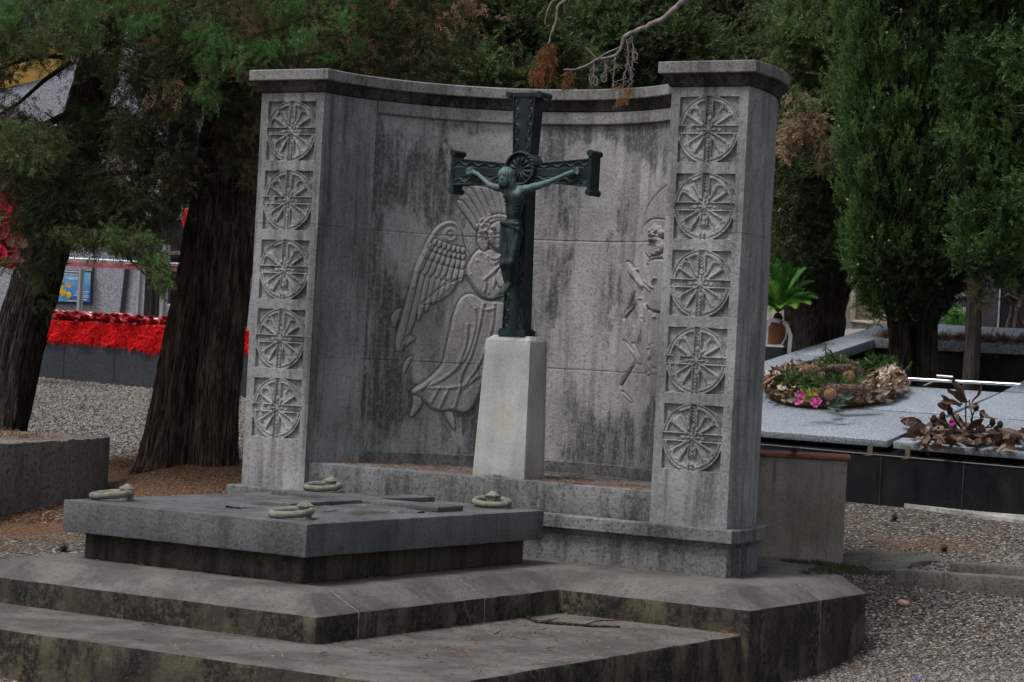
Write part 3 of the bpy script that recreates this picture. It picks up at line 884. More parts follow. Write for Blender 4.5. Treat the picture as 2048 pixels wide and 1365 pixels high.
for c, an, ds in (((-.80, -2.46), .75, .085), ((.455, -2.475), 1.2, .085), ((-.82, -.43), 1.5, .085), ((.44, -.44), 2.1, .085)):
    ring_handle(c, an, ds)

# ------------------------------------------------------------------ white pedestal
PX0, PX1, PY0, PY1 = -.082, .303, .150, .400
PED = thing('pedestal', 'tapering pale stone pedestal standing on the ledge beneath the bronze cross', 'pedestal', (.11, .27, .172))
bm = bmesh.new()
poly_levels(bm, [([(PX0, PY0), (PX1, PY0), (PX1, PY1), (PX0, PY1)], .168), ([(PX0 + .035, PY0 + .02), (PX1 - .018, PY0 + .02), (PX1 - .018, PY1 - .02), (PX0 + .035, PY1 - .02)], 1.036)])
link('shaft', rough_mesh(bm, .09, .0018, .006), M['ped'], PED, 40)
bm = bmesh.new()
poly_levels(bm, [([(PX0 + .036, PY0 + .021), (PX1 - .019, PY0 + .021), (PX1 - .019, PY1 - .021), (PX0 + .036, PY1 - .021)], 1.0355), ([(PX0 + .075, PY0 + .05), (PX1 - .045, PY0 + .05), (PX1 - .045, PY1 - .05), (PX0 + .075, PY1 - .05)], 1.068)])
link('cap', rough_mesh(bm, .09, .0015, .004), M['ped'], PED, 30)

# ------------------------------------------------------------------ bronze crucifix
CXX, CYF, CZ = .132, .20, 2.100
CRO = thing('crucifix', 'green bronze crucifix with ornamented cross and suffering figure on a pale pedestal', 'crucifix', (CXX, .27, 1.066))
def ornate(s0, s1, halfw, axis, vine=.098):
    """bar with a carved front: s runs along the bar; halfw(s) gives half its width"""
    L = abs(s1 - s0); ns = max(20, int(L / .0042)); nt = 46
    s = np.linspace(s0, s1, ns); t = np.linspace(-1, 1, nt)
    SS, Tn = np.meshgrid(s, t, indexing='ij')
    hw = halfw(SS)
    T = Tn * hw
    h = np.zeros(SS.shape)
    h += .009 * (np.abs(Tn) > .90)
    h += .004 * (np.abs(Tn) < .40)
    for sg in (-1, 1):
        for phs in (0,) if sg > 0 else (math.pi,):
            c = sg * (hw * .66 + hw * .16 * np.sin(2 * np.pi * SS / vine + phs))
            for lb in (-1, 1):
                q = (SS / vine * 2 + .25) % 1.0 - .5
                lf_ = 1 - ((T - c - lb * hw * .11 * np.sign(q)) / .006) ** 2 - (np.abs(q) * vine / 2 - .014) ** 2 / .011 ** 2
                h = np.maximum(h, .005 * np.clip(lf_, 0, 1))
            h = np.maximum(h, .0065 * np.clip(1 - ((T - c) / .0075) ** 2, 0, 1))
    h *= 1
    front = CYF - h
    def pos(Sv, Tv, Yv):
        return np.stack([CXX + Tv, Yv, Sv], -1) if axis == 'z' else np.stack([CXX + Sv, Yv, CZ + Tv], -1)
    V = pos(SS, T, front).reshape(-1, 3); F = [tuple(f) for f in grid_faces(ns, nt)]
    # sides and back
    back = CYF + .10
    B = pos(s, -halfw(s), np.full(ns, back)); C = pos(s, halfw(s), np.full(ns, back))
    n0 = len(V); V = np.vstack([V, B, C])
    for i in range(ns - 1):
        F.append((i * nt, n0 + i, n0 + i + 1, (i + 1) * nt))
        F.append((i * nt + nt - 1, (i + 1) * nt + nt - 1, n0 + ns + i + 1, n0 + ns + i))
        F.append((n0 + i, n0 + ns + i, n0 + ns + i + 1, n0 + i + 1))
    me = bpy.data.meshes.new('m'); me.from_pydata(V.tolist(), [], [tuple(int(k) for k in f) for f in F]); me.update()
    bm = bmesh.new(); bm.from_mesh(me)
    ed = [e for e in bm.edges if e.is_boundary]
    bmesh.ops.holes_fill(bm, edges=ed, sides=200)
    bmesh.ops.recalc_face_normals(bm, faces=bm.faces[:]); bm.to_mesh(me); bm.free()
    return me
link('shaft', ornate(1.10, CZ - .06, lambda s: .056 + .020 * np.clip((2.0 - s) / .9, 0, 1), 'z'), M['bronze'], CRO, 50)
link('upper_arm', ornate(CZ + .08, 2.585, lambda s: .062 + .020 * np.clip((s - 2.2) / .39, 0, 1), 'z'), M['bronze'], CRO, 50)
link('cross_arm', ornate(-.515, -.075, lambda s: .054 + .034 * np.clip((-s - .08) / .42, 0, 1), 'x'), M['bronze'], CRO, 50)
link('cross_arm', ornate(.075, .500, lambda s: .054 + .034 * np.clip((s - .08) / .42, 0, 1), 'x'), M['bronze'], CRO, 50)
m = MB()
for x in (-.512, .500):
    m = MB()
    m.tube([(CXX + x, .21, CZ - .125), (CXX + x, .205, CZ), (CXX + x, .21, CZ + .125)], .018, 10)
    m.box((CXX + x, .25, CZ), (1, 0, 0), (0, 1, 0), (0, 0, 1), .012, .055, .118)
    for s in (-1, 1):
        m.tube([(CXX + x, .185, CZ + s * .122), (CXX + x, .32, CZ + s * .122)], .021, 12)
    link('arm_end', m.mesh(), M['bronze'], CRO, 40)
m = MB()
m.box((CXX, .25, 2.590), (1, 0, 0), (0, 1, 0), (0, 0, 1), .112, .06, .012)
for s in (-1, 1):
    m.tube([(CXX + s * .112, .18, 2.590), (CXX + s * .112, .32, 2.590)], .021, 12)
link('arm_end', m.mesh(), M['bronze'], CRO, 40)
m = MB()
m.box((CXX, .25, 1.085), (1, 0, 0), (0, 1, 0), (0, 0, 1), .098, .068, .019)
m.box((CXX, .25, 1.106), (1, 0, 0), (0, 1, 0), (0, 0, 1), .090, .060, .006)
link('foot_plate', m.mesh(), M['bronze'], CRO, 40)
# roundel behind the head
nr, na = 44, 180
rr = np.linspace(0, .118, nr); aa = np.linspace(0, 2 * np.pi, na, endpoint=False)
A2, R2 = np.meshgrid(aa, rr, indexing='ij')
h = .006 + .016 * np.clip(1 - ((R2 - .102) / .014) ** 2, 0, 1) * (1 + .35 * np.sin(A2 * 26 + R2 * 300))
pet = np.abs(((A2 * 12 / (2 * np.pi)) % 1) - .5) * 2
h += .012 * np.clip(1 - (pet / .75) ** 2, 0, 1) * ((R2 > .02) & (R2 < .082)) * np.sin(np.clip((R2 - .02) / .062, 0, 1) * np.pi)
h = np.where(R2 > .1175, -.10, h)
RZ = CZ + .018
V = np.stack([CXX + R2 * np.cos(A2), CYF - .006 - h, RZ + R2 * np.sin(A2)], -1).reshape(-1, 3)
link('roundel', fix(mesh_np(V, grid_faces(na, nr, True))), M['bronze'], CRO, 50)

# ---- signed distance body
def sdf_net(F, org, h):
    nx, ny, nz = F.shape
    ins = F < 0
    c = np.zeros((nx - 1, ny - 1, nz - 1, 3)); cnt = np.zeros((nx - 1, ny - 1, nz - 1))
    I, J, K = np.meshgrid(np.arange(nx - 1), np.arange(ny - 1), np.arange(nz - 1), indexing='ij')
    base = np.stack([I, J, K], -1).astype(float)
    sl_ = lambda a: F[a[0]:nx - 1 + a[0], a[1]:ny - 1 + a[1], a[2]:nz - 1 + a[2]]
    cor = [(i, j, k) for i in (0, 1) for j in (0, 1) for k in (0, 1)]
    for a in cor:
        for ax in range(3):
            if a[ax]: continue
            b = list(a); b[ax] = 1
            fa, fb = sl_(a), sl_(tuple(b))
            mk = (fa < 0) != (fb < 0)
            t = np.where(mk, fa / (fa - fb + 1e-12), 0)
            for d in range(3):
                c[..., d] += np.where(mk, a[d] + (t if d == ax else 0), 0)
            cnt += mk
    act = cnt > 0
    idx = np.full(act.shape, -1); idx[act] = np.arange(act.sum())
    V = org + h * (base[act] + c[act] / cnt[act][:, None])
    Fc = []
    for ax in range(3):
        o1, o2 = [(1, 2), (2, 0), (0, 1)][ax]
        a = [slice(1, -1)] * 3; a[ax] = slice(0, -1)
        b = [slice(1, -1)] * 3; b[ax] = slice(1, None)
        fa, fb = ins[tuple(a)], ins[tuple(b)]
        mk = fa != fb
        w = np.argwhere(mk)
        if not len(w): continue
        p = w.copy()
        for d in range(3):
            if d != ax: p[:, d] += 1
        def cell(d1, d2):
            q = p.copy(); q[:, o1] += d1; q[:, o2] += d2
            return idx[q[:, 0], q[:, 1], q[:, 2]]
        q = np.stack([cell(-1, -1), cell(0, -1), cell(0, 0), cell(-1, 0)], -1)
        fl_ = ~fa[mk]
        q[fl_] = q[fl_][:, ::-1]
        Fc.append(q)
    return V, np.vstack(Fc)
class SDF:
    def __init__(s, lo, hi, h):
        s.h = h; s.lo = np.array(lo, float)
        ax = [np.arange(l, u + h, h) for l, u in zip(lo, hi)]
        s.P = np.stack(np.meshgrid(*ax, indexing='ij'), -1); s.F = np.full(s.P.shape[:3], 1e3)
    def cap(s, a, b, ra, rb, k=.012, sq=None):
        a, b = np.array(a, float), np.array(b, float)
        P = s.P
        ab = b - a; t = np.clip(((P - a) @ ab) / (ab @ ab + 1e-12), 0, 1)
        q = P - (a + t[..., None] * ab)
        if sq is not None: q = q / np.array(sq)
        s.join(np.linalg.norm(q, axis=-1) - (ra + (rb - ra) * t), k); return s
    def ell(s, c, r, k=.012):
        q = (s.P - np.array(c)) / np.array(r); n = np.linalg.norm(q, axis=-1)
        s.join((n - 1) * min(r), k); return s
    def join(s, d, k):
        hh = np.clip(.5 + .5 * (s.F - d) / k, 0, 1)
        s.F = s.F * (1 - hh) + d * hh - k * hh * (1 - hh)
    def cut(s, c, r, k=.006):
        q = (s.P - np.array(c)) / np.array(r); d = -(np.linalg.norm(q, axis=-1) - 1) * min(r)
        hh = np.clip(.5 - .5 * (s.F - d) / k, 0, 1)
        s.F = s.F * (1 - hh) + d * hh + k * hh * (1 - hh); return s
    def mesh(s):
        V, F = sdf_net(s.F, s.lo, s.h); return mesh_np(V, F)
b = SDF((-.27, .0, 1.27), (.60, .21, 2.14), .0042)
cx = .140
# trunk
b.ell((cx + .004, .125, 1.925), (.062, .046, .085), .03)
b.ell((cx - .026, .092, 1.945), (.036, .024, .030), .018).ell((cx + .034, .092, 1.945), (.036, .024, .030), .018)
b.ell((cx, .128, 1.825), (.045, .036, .080), .03)
b.ell((cx, .118, 1.835), (.036, .034, .050), .015)
b.ell((cx - .002, .132, 1.735), (.054, .042, .055), .03)
for sx in (-1, 1):
    for i in range(4): b.ell((cx + sx * (.040 - i * .003), .100 + i * .004, 1.905 - i * .021), (.020, .012, .0065), .008)
# shoulders and arms
for sh, el, wr, ha in (((cx - .070, .120, 1.985), (-.048, .135, 2.008), (-.165, .165, 2.082), (-.212, .178, 2.098)), ((cx + .080, .120, 1.985), (.366, .140, 2.030), (.480, .165, 2.085), (.530, .178, 2.104))):
    s = -1 if ha[0] < cx else 1
    b.cap((cx + s * .035, .125, 1.975), sh, .033, .029, .018)
    b.cap(sh, el, .026, .0185, .010); b.ell(((sh[0] + el[0]) / 2, .125, (sh[2] + el[2]) / 2 - .002), (.040, .0215, .0225), .010)
    b.cap(el, wr, .0185, .0115, .010)
    b.cap(wr, (ha[0], ha[1], ha[2]), .014, .015, .008, None)
    for j, (dz, L) in enumerate(((.014, .030), (.005, .036), (-.004, .034), (-.012, .027))):
        p0 = np.array(ha) + (s * .008, 0, dz); p1 = p0 + (s * L * .6, -.004, .004 + dz * .25); p2 = p1 + (s * L * .4, -.010, -.006)
        b.cap(p0, p1, .0062, .0055, .003); b.cap(p1, p2, .0055, .0045, .002)
    p0 = np.array(ha) + (-s * .006, -.006, .010); b.cap(p0, p0 + (s * .018, -.012, .016), .006, .005, .003)
# neck and head, bowed forward
b.cap((cx, .112, 1.985), (cx - .022, .090, 2.030), .026, .024, .014)
hx, hy, hz = .104, .070, 2.058
b.ell((hx, hy, hz), (.040, .046, .052), .01)
b.ell((hx - .002, hy - .020, hz - .034), (.026, .024, .028), .014)
b.cap((hx - .002, hy - .042, hz + .004), (hx - .002, hy - .052, hz - .014), .006, .008, .006)
for s in (-1, 1): b.cut((hx - .002 + s * .017, hy - .046, hz + .004), (.010, .008, .007), .006)
b.cut((hx - .002, hy - .048, hz - .030), (.012, .005, .003), .003)
for s in (-1, 1): b.ell((hx + s * .040, hy + .006, hz - .002), (.007, .011, .016), .004)
# legs, knees a little forward, the feet crossed on the nail
for s, kn, an, toe in ((-1, (cx - .024, .080, 1.515), (cx - .020, .125, 1.385), (cx - .046, .060, 1.312)), (1, (cx + .026, .085, 1.520), (cx + .006, .118, 1.392), (cx - .006, .052, 1.318))):
    hp = (cx + s * .030, .130, 1.715)
    b.cap(hp, kn, .039, .025, .016); b.ell(kn, (.025, .025, .032), .012)
    b.cap(kn, an, .027, .0165, .012)
    b.ell((kn[0] * .65 + an[0] * .35, kn[1] * .65 + an[1] * .35 + .014, kn[2] * .65 + an[2] * .35), (.025, .026, .045), .014)
    b.cap(an, toe, .018, .015, .010)
    b.ell((an[0], an[1] + .012, an[2] - .012), (.016, .018, .018), .008)
    for j in range(5):
        t0 = np.array(toe) + ((j - 2) * .0065, 0, 0); b.cap(t0, t0 + ((j - 2) * .0015, -.014, -.014 + abs(j - 1) * .002), .0055, .005, .003)
FIG = link('figure', b.mesh(), M['body'], CRO, 80)
# hair
b = SDF((.03, .0, 1.94), (.19, .17, 2.14), .004)
b.ell((hx, hy + .006, hz + .016), (.050, .054, .050), .01)
for t in np.linspace(-2.5, 2.5, 13):
    sx_, cy_ = math.sin(t), math.cos(t)
    if abs(t) < .5: continue
    p0 = np.array((hx + .040 * sx_, hy + .006 - .040 * cy_ * .9, hz + .026))
    p1 = np.array((hx + .046 * sx_, hy + .012 - .036 * cy_ * .9, hz - .025)); p2 = p1 + (.010 * sx_, .012, -.045 - .01 * math.sin(t * 5))
    b.cap(p0, p1, .012, .011, .006); b.cap(p1, p2, .011, .006, .006)
b.cut((hx - .004, hy - .054, hz - .026), (.024, .030, .036), .006)
b.F += .0022 * np.sin(b.P[..., 0] * 420 + np.sin(b.P[..., 2] * 60) * 2)
link('hair', b.mesh(), M['body'], FIG, 80)
# loincloth with pleats and a hanging knot
b = SDF((.03, .03, 1.55), (.26, .21, 1.83), .004)
b.cap((cx, .130, 1.775), (cx, .128, 1.72), .052, .056, .01, (1.06, .80, 1))
b.cap((cx + .002, .122, 1.71), (cx + .006, .108, 1.60), .054, .046, .02, (1.1, .78, 1))
b.cap((cx - .058, .105, 1.775), (cx - .062, .100, 1.60), .016, .017, .012)
b.cap((cx - .046, .092, 1.77), (cx - .045, .088, 1.585), .012, .014, .008)
b.ell((cx - .052, .088, 1.772), (.022, .018, .017), .008)
b.cap((cx - .05, .085, 1.775), (cx + .06, .085, 1.765), .012, .014, .01); b.cap((cx - .045, .082, 1.768), (cx + .064, .090, 1.735), .010, .012, .008)
P = b.P
ang = np.arctan2(P[..., 1] - .125, P[..., 0] - cx)
b.F += .0042 * np.sin(ang * 15 + (P[..., 2] - 1.7) * 22) * np.clip((1.765 - P[..., 2]) / .03, 0, 1)
link('loincloth', b.mesh(), M['body'], FIG, 80)
#@@PART2
# ------------------------------------------------------------------ foliage
def spray(seed, n=12, spread=.42, flatn=.0, wid=.030, ln=.34):
    r = np.random.default_rng(seed)
    V, F = [], []
    def leafq(p, d, L, w):
        d = unit(d); s = np.cross(d, r.normal(size=3)); s = unit(s)
        k = len(V)
        V.extend([p, p + d * L * .45 + s * w, p + d * L, p + d * L * .45 - s * w]); F.append((k, k + 1, k + 2, k + 3))
    for i in range(n):
        t = .08 + .9 * i / n
        a = i * 2.4 + r.normal() * .3
        d = np.array([math.cos(a) * spread, math.sin(a) * spread * (1 - flatn), .62]) + r.normal(size=3) * .14
        p = np.array([0, 0, t]) + np.array([math.cos(a), math.sin(a), 0]) * .02
        L = ln * (1.15 - .55 * t)
        leafq(p, d, L, wid)
        if i % 2: leafq(p + unit(d) * L * .4, d + r.normal(size=3) * .5, L * .6, wid * .8)
    leafq(np.array([0, 0, .0]), np.array([0, 0, 1.]), 1.0, wid * .6)
    return np.array(V), np.array(F)
SPR_C = [spray(s, 15, .42, .3, .036, .30) for s in range(5)]          # upright cypress plumes
SPR_O = [spray(s + 9, 17, .55, .3, .026, .30) for s in range(5)]      # feathery, thinner
def foliage(pos, dirs, size, tint, temps, name, mat, parent=None):
    pos = np.asarray(pos); N = len(pos)
    z = dirs / np.linalg.norm(dirs, axis=1, keepdims=True)
    x = np.cross(z, rng.normal(size=(N, 3))); x /= np.linalg.norm(x, axis=1, keepdims=True)
    y = np.cross(z, x)
    which = rng.integers(0, len(temps), N)
    Vs, Fs, Ts, off = [], [], [], 0
    for w, (TV, TF) in enumerate(temps):
        i = np.where(which == w)[0]
        if not len(i): continue
        sc = size[i][:, None, None]
        v = (TV[None, :, 0:1] * x[i][:, None] + TV[None, :, 1:2] * y[i][:, None] + TV[None, :, 2:3] * z[i][:, None]) * sc + pos[i][:, None]
        Vs.append(v.reshape(-1, 3))
        Fs.append((TF[None] + (np.arange(len(i)) * len(TV))[:, None, None] + off).reshape(-1, 4))
        Ts.append(np.repeat(tint[i], len(TV)))
        off += len(i) * len(TV)
    me = mesh_np(np.vstack(Vs), np.vstack(Fs))
    at = me.attributes.new('tint', 'FLOAT', 'POINT'); at.data.foreach_set('value', np.concatenate(Ts).astype(np.float32))
    return link(name, me, mat, parent)
class Leaves:
    def __init__(s): s.p, s.d, s.s, s.t = [], [], [], []
    def clump(s, c, R, n, dr, size, tint, jit=.5, sv=.3, tv=.19):
        R = np.broadcast_to(np.asarray(R, float), (3,))
        s.p.append(np.asarray(c) + rng.normal(size=(n, 3)) * R * .55)
        s.d.append(np.asarray(dr) + rng.normal(size=(n, 3)) * jit)
        s.s.append(size * (1 + rng.normal(size=n) * sv).clip(.4, 1.8))
        s.t.append(np.where(np.full(n, tint) > .9, tint, (tint + rng.normal(size=n) * tv).clip(0, .9)))
    def build(s, name, mat, temps, parent):
        return foliage(np.vstack(s.p), np.vstack(s.d), np.concatenate(s.s), np.concatenate(s.t), temps, name, mat, parent)
    def n(s): return sum(map(len, s.p))
def trunk_mesh(pts, rad, seg=18, rough=.16, strips=0):
    pts = np.array(pts, float)
    # resample
    d = np.concatenate([[0], np.cumsum(np.linalg.norm(np.diff(pts, axis=0), axis=1))])
    n = max(8, int(d[-1] / .09))
    t = np.linspace(0, d[-1], n)
    P = np.stack([np.interp(t, d, pts[:, k]) for k in range(3)], -1)
    for k in range(3):
        P[1:-1, k] = (P[:-2, k] + 2 * P[1:-1, k] + P[2:, k]) / 4
    R = np.interp(t, d, rad)
    ph = rng.uniform(0, 6, 4)
    def bump(i, a):
        z = t[i]
        fl = 1 + .14 * math.exp(-z / .2) * (1 + .6 * np.sin(a * 5 + ph[3]))
        return fl * (1 + rough * (.55 * np.sin(a * 3 + ph[0] + z * .5) + .35 * np.sin(a * 7 + ph[1] + z * 1.1) + .28 * np.sin(a * 13 + ph[2] + z * 2) + .22 * rng.normal(size=len(a))))
    V, F, T = tube_vf(P, R, seg, True, bump)
    V = V.tolist(); F = F.tolist() + T.tolist()
    # loose strips of bark that stand off the trunk
    for _ in range(strips):
        k = rng.integers(0, n - 6); L_ = rng.integers(2, 6); j = rng.integers(0, seg); b0_ = len(V)
        lift = rng.uniform(1.015, 1.06)
        for q in range(L_ + 1):
            kk = min(n - 1, k + q); c = P[kk]
            o1 = np.array(V[kk * seg + j]) - c; o2 = np.array(V[kk * seg + (j + 1) % seg]) - c
            w0 = .5 + .4 * math.sin(math.pi * (q + .3) / (L_ + .6)); lf_ = lift + .03 * abs(q - L_ / 2) / L_ * rng.uniform(.3, 1.6)
            V.append((c + (o1 * w0 + o2 * (1 - w0)) * lf_).tolist()); V.append((c + (o1 * (1 - w0) + o2 * w0) * lf_).tolist())
        for q in range(L_): F.append([b0_ + 2 * q, b0_ + 2 * q + 1, b0_ + 2 * q + 3, b0_ + 2 * q + 2])
    me = bpy.data.meshes.new('m'); me.from_pydata(V, [], F); me.update()
    return me
def px_path(pts):     # (px, py, depth) -> points
    return np.array([W(*p) for p in pts])
SC = 1 / FPX

# ---- the two leaning trees on the left
TB = thing('cypress_tree', 'old cypress with thick twin brown trunk just left of the carved wall', 'tree', W(372, 950, 18.4))
link('trunk', trunk_mesh(px_path([(318, 985, 18.5), (328, 930, 18.5), (352, 800, 18.5), (385, 620, 18.5), (420, 440, 18.5), (450, 250, 18.5), (475, 60, 18.5), (505, -250, 18.5), (530, -600, 18.5)]), [.25, .205, .185, .18, .18, .17, .16, .12, .06], 40, .09, 700), M['bark'], TB, 70)
link('trunk', trunk_mesh(px_path([(425, 1010, 18.45), (424, 950, 18.45), (428, 830, 18.45), (445, 640, 18.45), (468, 460, 18.5), (490, 280, 18.6), (520, 60, 18.7), (560, -250, 18.7)]), [.21, .185, .175, .175, .17, .15, .12, .07], 40, .10, 600), M['bark'], TB, 70)
m = MB()
for pts, r in (([(415, 372, 18.4), (340, 356, 18.2), (250, 345, 18.0), (150, 352, 17.7)], .035), ([(360, 340, 18.2), (310, 300, 18.1), (270, 255, 18.)], .012), ([(300, 348, 18.1), (290, 300, 18.1), (265, 235, 18.1)], .010),
               ([(450, 130, 18.5), (380, 100, 18.2), (300, 90, 17.9)], .04), ([(470, 80, 18.6), (560, 60, 18.6), (660, 70, 18.6), (740, 100, 18.5)], .035), ([(240, 345, 18), (250, 430, 17.9), (240, 500, 17.8), (300, 560, 17.7)], .012)):
    P = px_path(pts); m = MB(); m.tube(P, np.linspace(r, r * .4, len(P)), 7); link('limb', m.mesh(), M['bark_dark'], TB, 60)

def fill(L, poly, n, dep, cl, size, tints, dirpx=(0, -.2), R=.16, jit=.6, sv=.25):
    """clumps at random places inside a region seen in the photograph, spread in depth"""
    a = np.array(poly, float); x0, y0 = a.min(0); x1, y1 = a.max(0)
    k = 0
    while k < n:
        x, y = rng.uniform(x0, x1), rng.uniform(y0, y1)
        if poly_sd(np.array([x]), np.array([y]), [tuple(p) for p in poly])[0] < 0: continue
        d = rng.uniform(*dep)
        c = W(x, y, d)
        dv = RV * dirpx[0] + np.array([0, 0, 1]) * dirpx[1] - FV * .25
        L.clump(c, R * rng.uniform(.6, 1.25), cl, dv + rng.normal(size=3) * .35, size, tints[rng.integers(len(tints))], jit, sv)
        k += 1
L = Leaves()
OT = [.0, .1, .15, .25, .3, .35, .42]
DEAD = [.96, .99]
fill(L, [(130, -120), (1000, -120), (900, 110), (800, 175), (660, 155), (560, 130), (430, 135), (330, 115), (240, 70)], 340, (17.8, 19.6), 44, .11, OT + OT + DEAD, (0, -.1), .19)
fill(L, [(200, -60), (780, -60), (760, 120), (660, 145), (420, 140), (340, 130), (230, 80)], 110, (17.3, 17.9), 26, .09, [.1, .2, .3, .4, .5, .97], (0, .1), .13)
fill(L, [(140, -40), (760, -60), (740, 110), (420, 150), (340, 130), (160, 60)], 60, (17.0, 17.5), 26, .085, [.66, .75, .82, .88], (.1, .7), .07, .4)
fill(L, [(205, 110), (430, 110), (425, 190), (400, 215), (350, 215), (330, 175), (270, 180), (215, 165)], 60, (17.4, 18.3), 40, .10, [.1, .2, .3, .35, .5, .97], (0, -.7), .11)
fill(L, [(400, 120), (432, 120), (428, 200), (405, 205)], 8, (17.2, 17.5), 24, .085, [.6, .7], (.1, -.5), .07)
fill(L, [(440, 240), (510, 150), (520, 300), (505, 345), (455, 330)], 26, (18.0, 18.25), 30, .10, [.2, .3, .35, .4, .97], (.1, -.5), .10)
fill(L, [(240, 215), (330, 215), (395, 250), (410, 330), (385, 430), (330, 420), (300, 340), (250, 330)], 60, (17.6, 18.6), 36, .10, [0, 0, .1, .15, .2, .3, .97], (-.1, -.6), .12)
fill(L, [(205, 345), (330, 370), (350, 430), (290, 480), (200, 480), (150, 430)], 50, (17.5, 18.3), 36, .11, [0, .1, .2, .3, .96], (0, -.4), .13)
L.build('crown', M['leaf_old'], SPR_O, TB)

TA = thing('cypress_tree', 'dark leaning single-trunk tree at the left edge rising behind the low wall', 'tree', W(20, 900, 19.3))
link('trunk', trunk_mesh(px_path([(-20, 990, 19.3), (2, 860, 19.3), (38, 690, 19.3), (78, 540, 19.3), (118, 400, 19.3), (158, 270, 19.3), (190, 150, 19.3), (220, 20, 19.3), (270, -300, 19.3)]), [.25, .21, .19, .185, .18, .165, .15, .13, .08], 32, .11, 500), M['bark_dark'], TA, 70)
m = MB()
for pts, r in (([(165, 215, 19.2), (90, 250, 18.6), (20, 262, 18.2), (-60, 262, 18)], .035), ([(140, 125, 19.2), (90, 160, 18.9), (40, 205, 18.6), (-10, 235, 18.4)], .022), ([(128, 115, 19.2), (80, 112, 18.9), (30, 126, 18.6), (-20, 150, 18.4)], .02), ([(150, 290, 19.2), (110, 240, 18.9), (90, 225, 18.8)], .012), ([(135, 345, 19.2), (70, 370, 18.7), (0, 385, 18.4)], .025), ([(150, 330, 19.2), (95, 300, 18.9), (60, 290, 18.8)], .012), ([(185, 230, 19.2), (230, 215, 19), (245, 245, 18.9), (290, 300, 18.8), (310, 340, 18.7)], .016)):
    P = px_path(pts); m = MB(); m.tube(P, np.linspace(r, r * .4, len(P)), 7); link('limb', m.mesh(), M['bark_dark'], TA, 60)
L = Leaves()
fill(L, [(-120, -120), (230, -120), (230, 60), (190, 120), (120, 112), (20, 120), (-120, 210)], 160, (17.6, 19.4), 42, .11, [0, .05, .1, .2, .3, .4], (0, -.1), .18)
fill(L, [(-40, 0), (210, -10), (205, 95), (120, 105), (30, 100)], 44, (17.0, 17.5), 22, .09, [.35, .5, .6, .7], (.2, .4), .08)
fill(L, [(-80, 245), (60, 235), (110, 255), (150, 300), (150, 420), (110, 470), (62, 455), (48, 375), (-80, 355)], 105, (17.5, 19.1), 38, .11, [0, 0, .05, .1, .2, .3, .97], (0, -.3), .15)
fill(L, [(0, 250), (100, 245), (140, 300), (60, 340), (0, 340)], 24, (17.2, 17.5), 22, .09, [.3, .4, .5, .6], (.2, -.2), .08)
fill(L, [(40, 400), (150, 410), (230, 420), (255, 460), (180, 475), (100, 475), (40, 450)], 48, (17.5, 18.6), 32, .10, [0, .05, .1, .2], (0, -.5), .10)
fill(L, [(150, 240), (225, 235), (225, 300), (215, 370), (140, 400)], 36, (18.3, 18.9), 32, .11, [0, .05, .1, .2, .5], (0, .4), .12)
fill(L, [(-10, 400), (48, 395), (40, 520), (-10, 530)], 7, (17.3, 17.8), 14, .09, [.1, .3, .97], (0, -.5), .07)
# light green hanging tips in front of the poster wall
fill(L, [(80, 455), (180, 450), (290, 455), (320, 520), (318, 570), (300, 555), (265, 505), (230, 490), (170, 480), (90, 480)], 34, (17.2, 17.7), 20, .09, [.2, .35, .5, .6], (.4, -.7), .065, .45)
fill(L, [(290, 490), (318, 510), (335, 570), (315, 575)], 12, (17.1, 17.4), 20, .085, [.5, .6, .7], (.5, -.5), .045, .45)
fill(L, [(60, 510), (100, 495), (104, 560), (84, 610), (72, 580)], 10, (17.9, 18.3), 20, .085, [.1, .2, .5], (0, -.7), .07)
L.build('crown', M['leaf_old'], SPR_O, TA)

# ---- trees behind the wall
def dense_tree(px, base_py, d, half_px, top_py, low_py, name, label, n, cl, tints, group=None, size=.13, trunk_r=.22, mat='leaf_far', lean=0, temps=None, up=.7, trunk=True, dead=()):
    base = W(px, base_py, d)
    base[2] = gz(base[0], base[1])
    T = thing(name, label, 'tree', base, group)
    u = d * SC
    h = (base_py - top_py) * u
    ax = np.array([0, 0, 1.])
    if trunk:
        tp = [base - ax * .2 + RV * 0, base + ax * h * .3 + RV * lean * u * .3, base + ax * h * .65 + RV * lean * u * .65, base + ax * h + RV * lean * u]
        link('trunk', trunk_mesh(tp, [trunk_r * 1.15, trunk_r, trunk_r * .7, .04], 14, .16), M['bark_dark'], T, 70)
    L = Leaves()
    lo = (base_py - low_py) * u / h
    for i in range(n):
        t = rng.uniform(lo, 1.02); a = rng.uniform(0, 2 * np.pi)
        rr = half_px * u * (1 - max(0, t - .75) / .35) * min(1, .55 + (t - lo) * 2.2)
        q = rr * (rng.uniform(.35, 1) ** .6) * rng.uniform(.85, 1.12)
        rad = np.array([math.cos(a), math.sin(a), 0])
        c = base + ax * h * t + RV * lean * u * t + rad * q
        tv_ = tints[rng.integers(len(tints))]
        L.clump(c, .15 * rng.uniform(.7, 1.3) * d / 20, cl, rad * .55 + ax * up, size * d / 20, tv_, .45)
        if rng.random() < .45 and np.dot(rad, FV) < .2: L.clump(c + rad * .14 + ax * .05, .07 * d / 20, 12, rad * .6 + ax * .6, size * .8 * d / 20, min(.88, tv_ + .35) if tv_ < .9 else tv_, .4)
    for (x, y, dd, k) in dead:
        L.clump(W(x, y, dd), .14, k, (0, 0, -.6), .15, .97, .5)
    L.build('crown', M[mat], temps or SPR_C, T)
    return T
GB = 'cypresses standing behind the memorial wall'
FT = [0, .05, .1, .2, .3, .4, .55]
dense_tree(640, 800, 23.5, 190, -170, 330, 'cypress_tree', 'brownish green cypress behind the left end of the curved wall', 520, 40, [.1, .2, .3, .3, .97, .4], GB, mat='leaf_old', temps=SPR_O, up=.1)
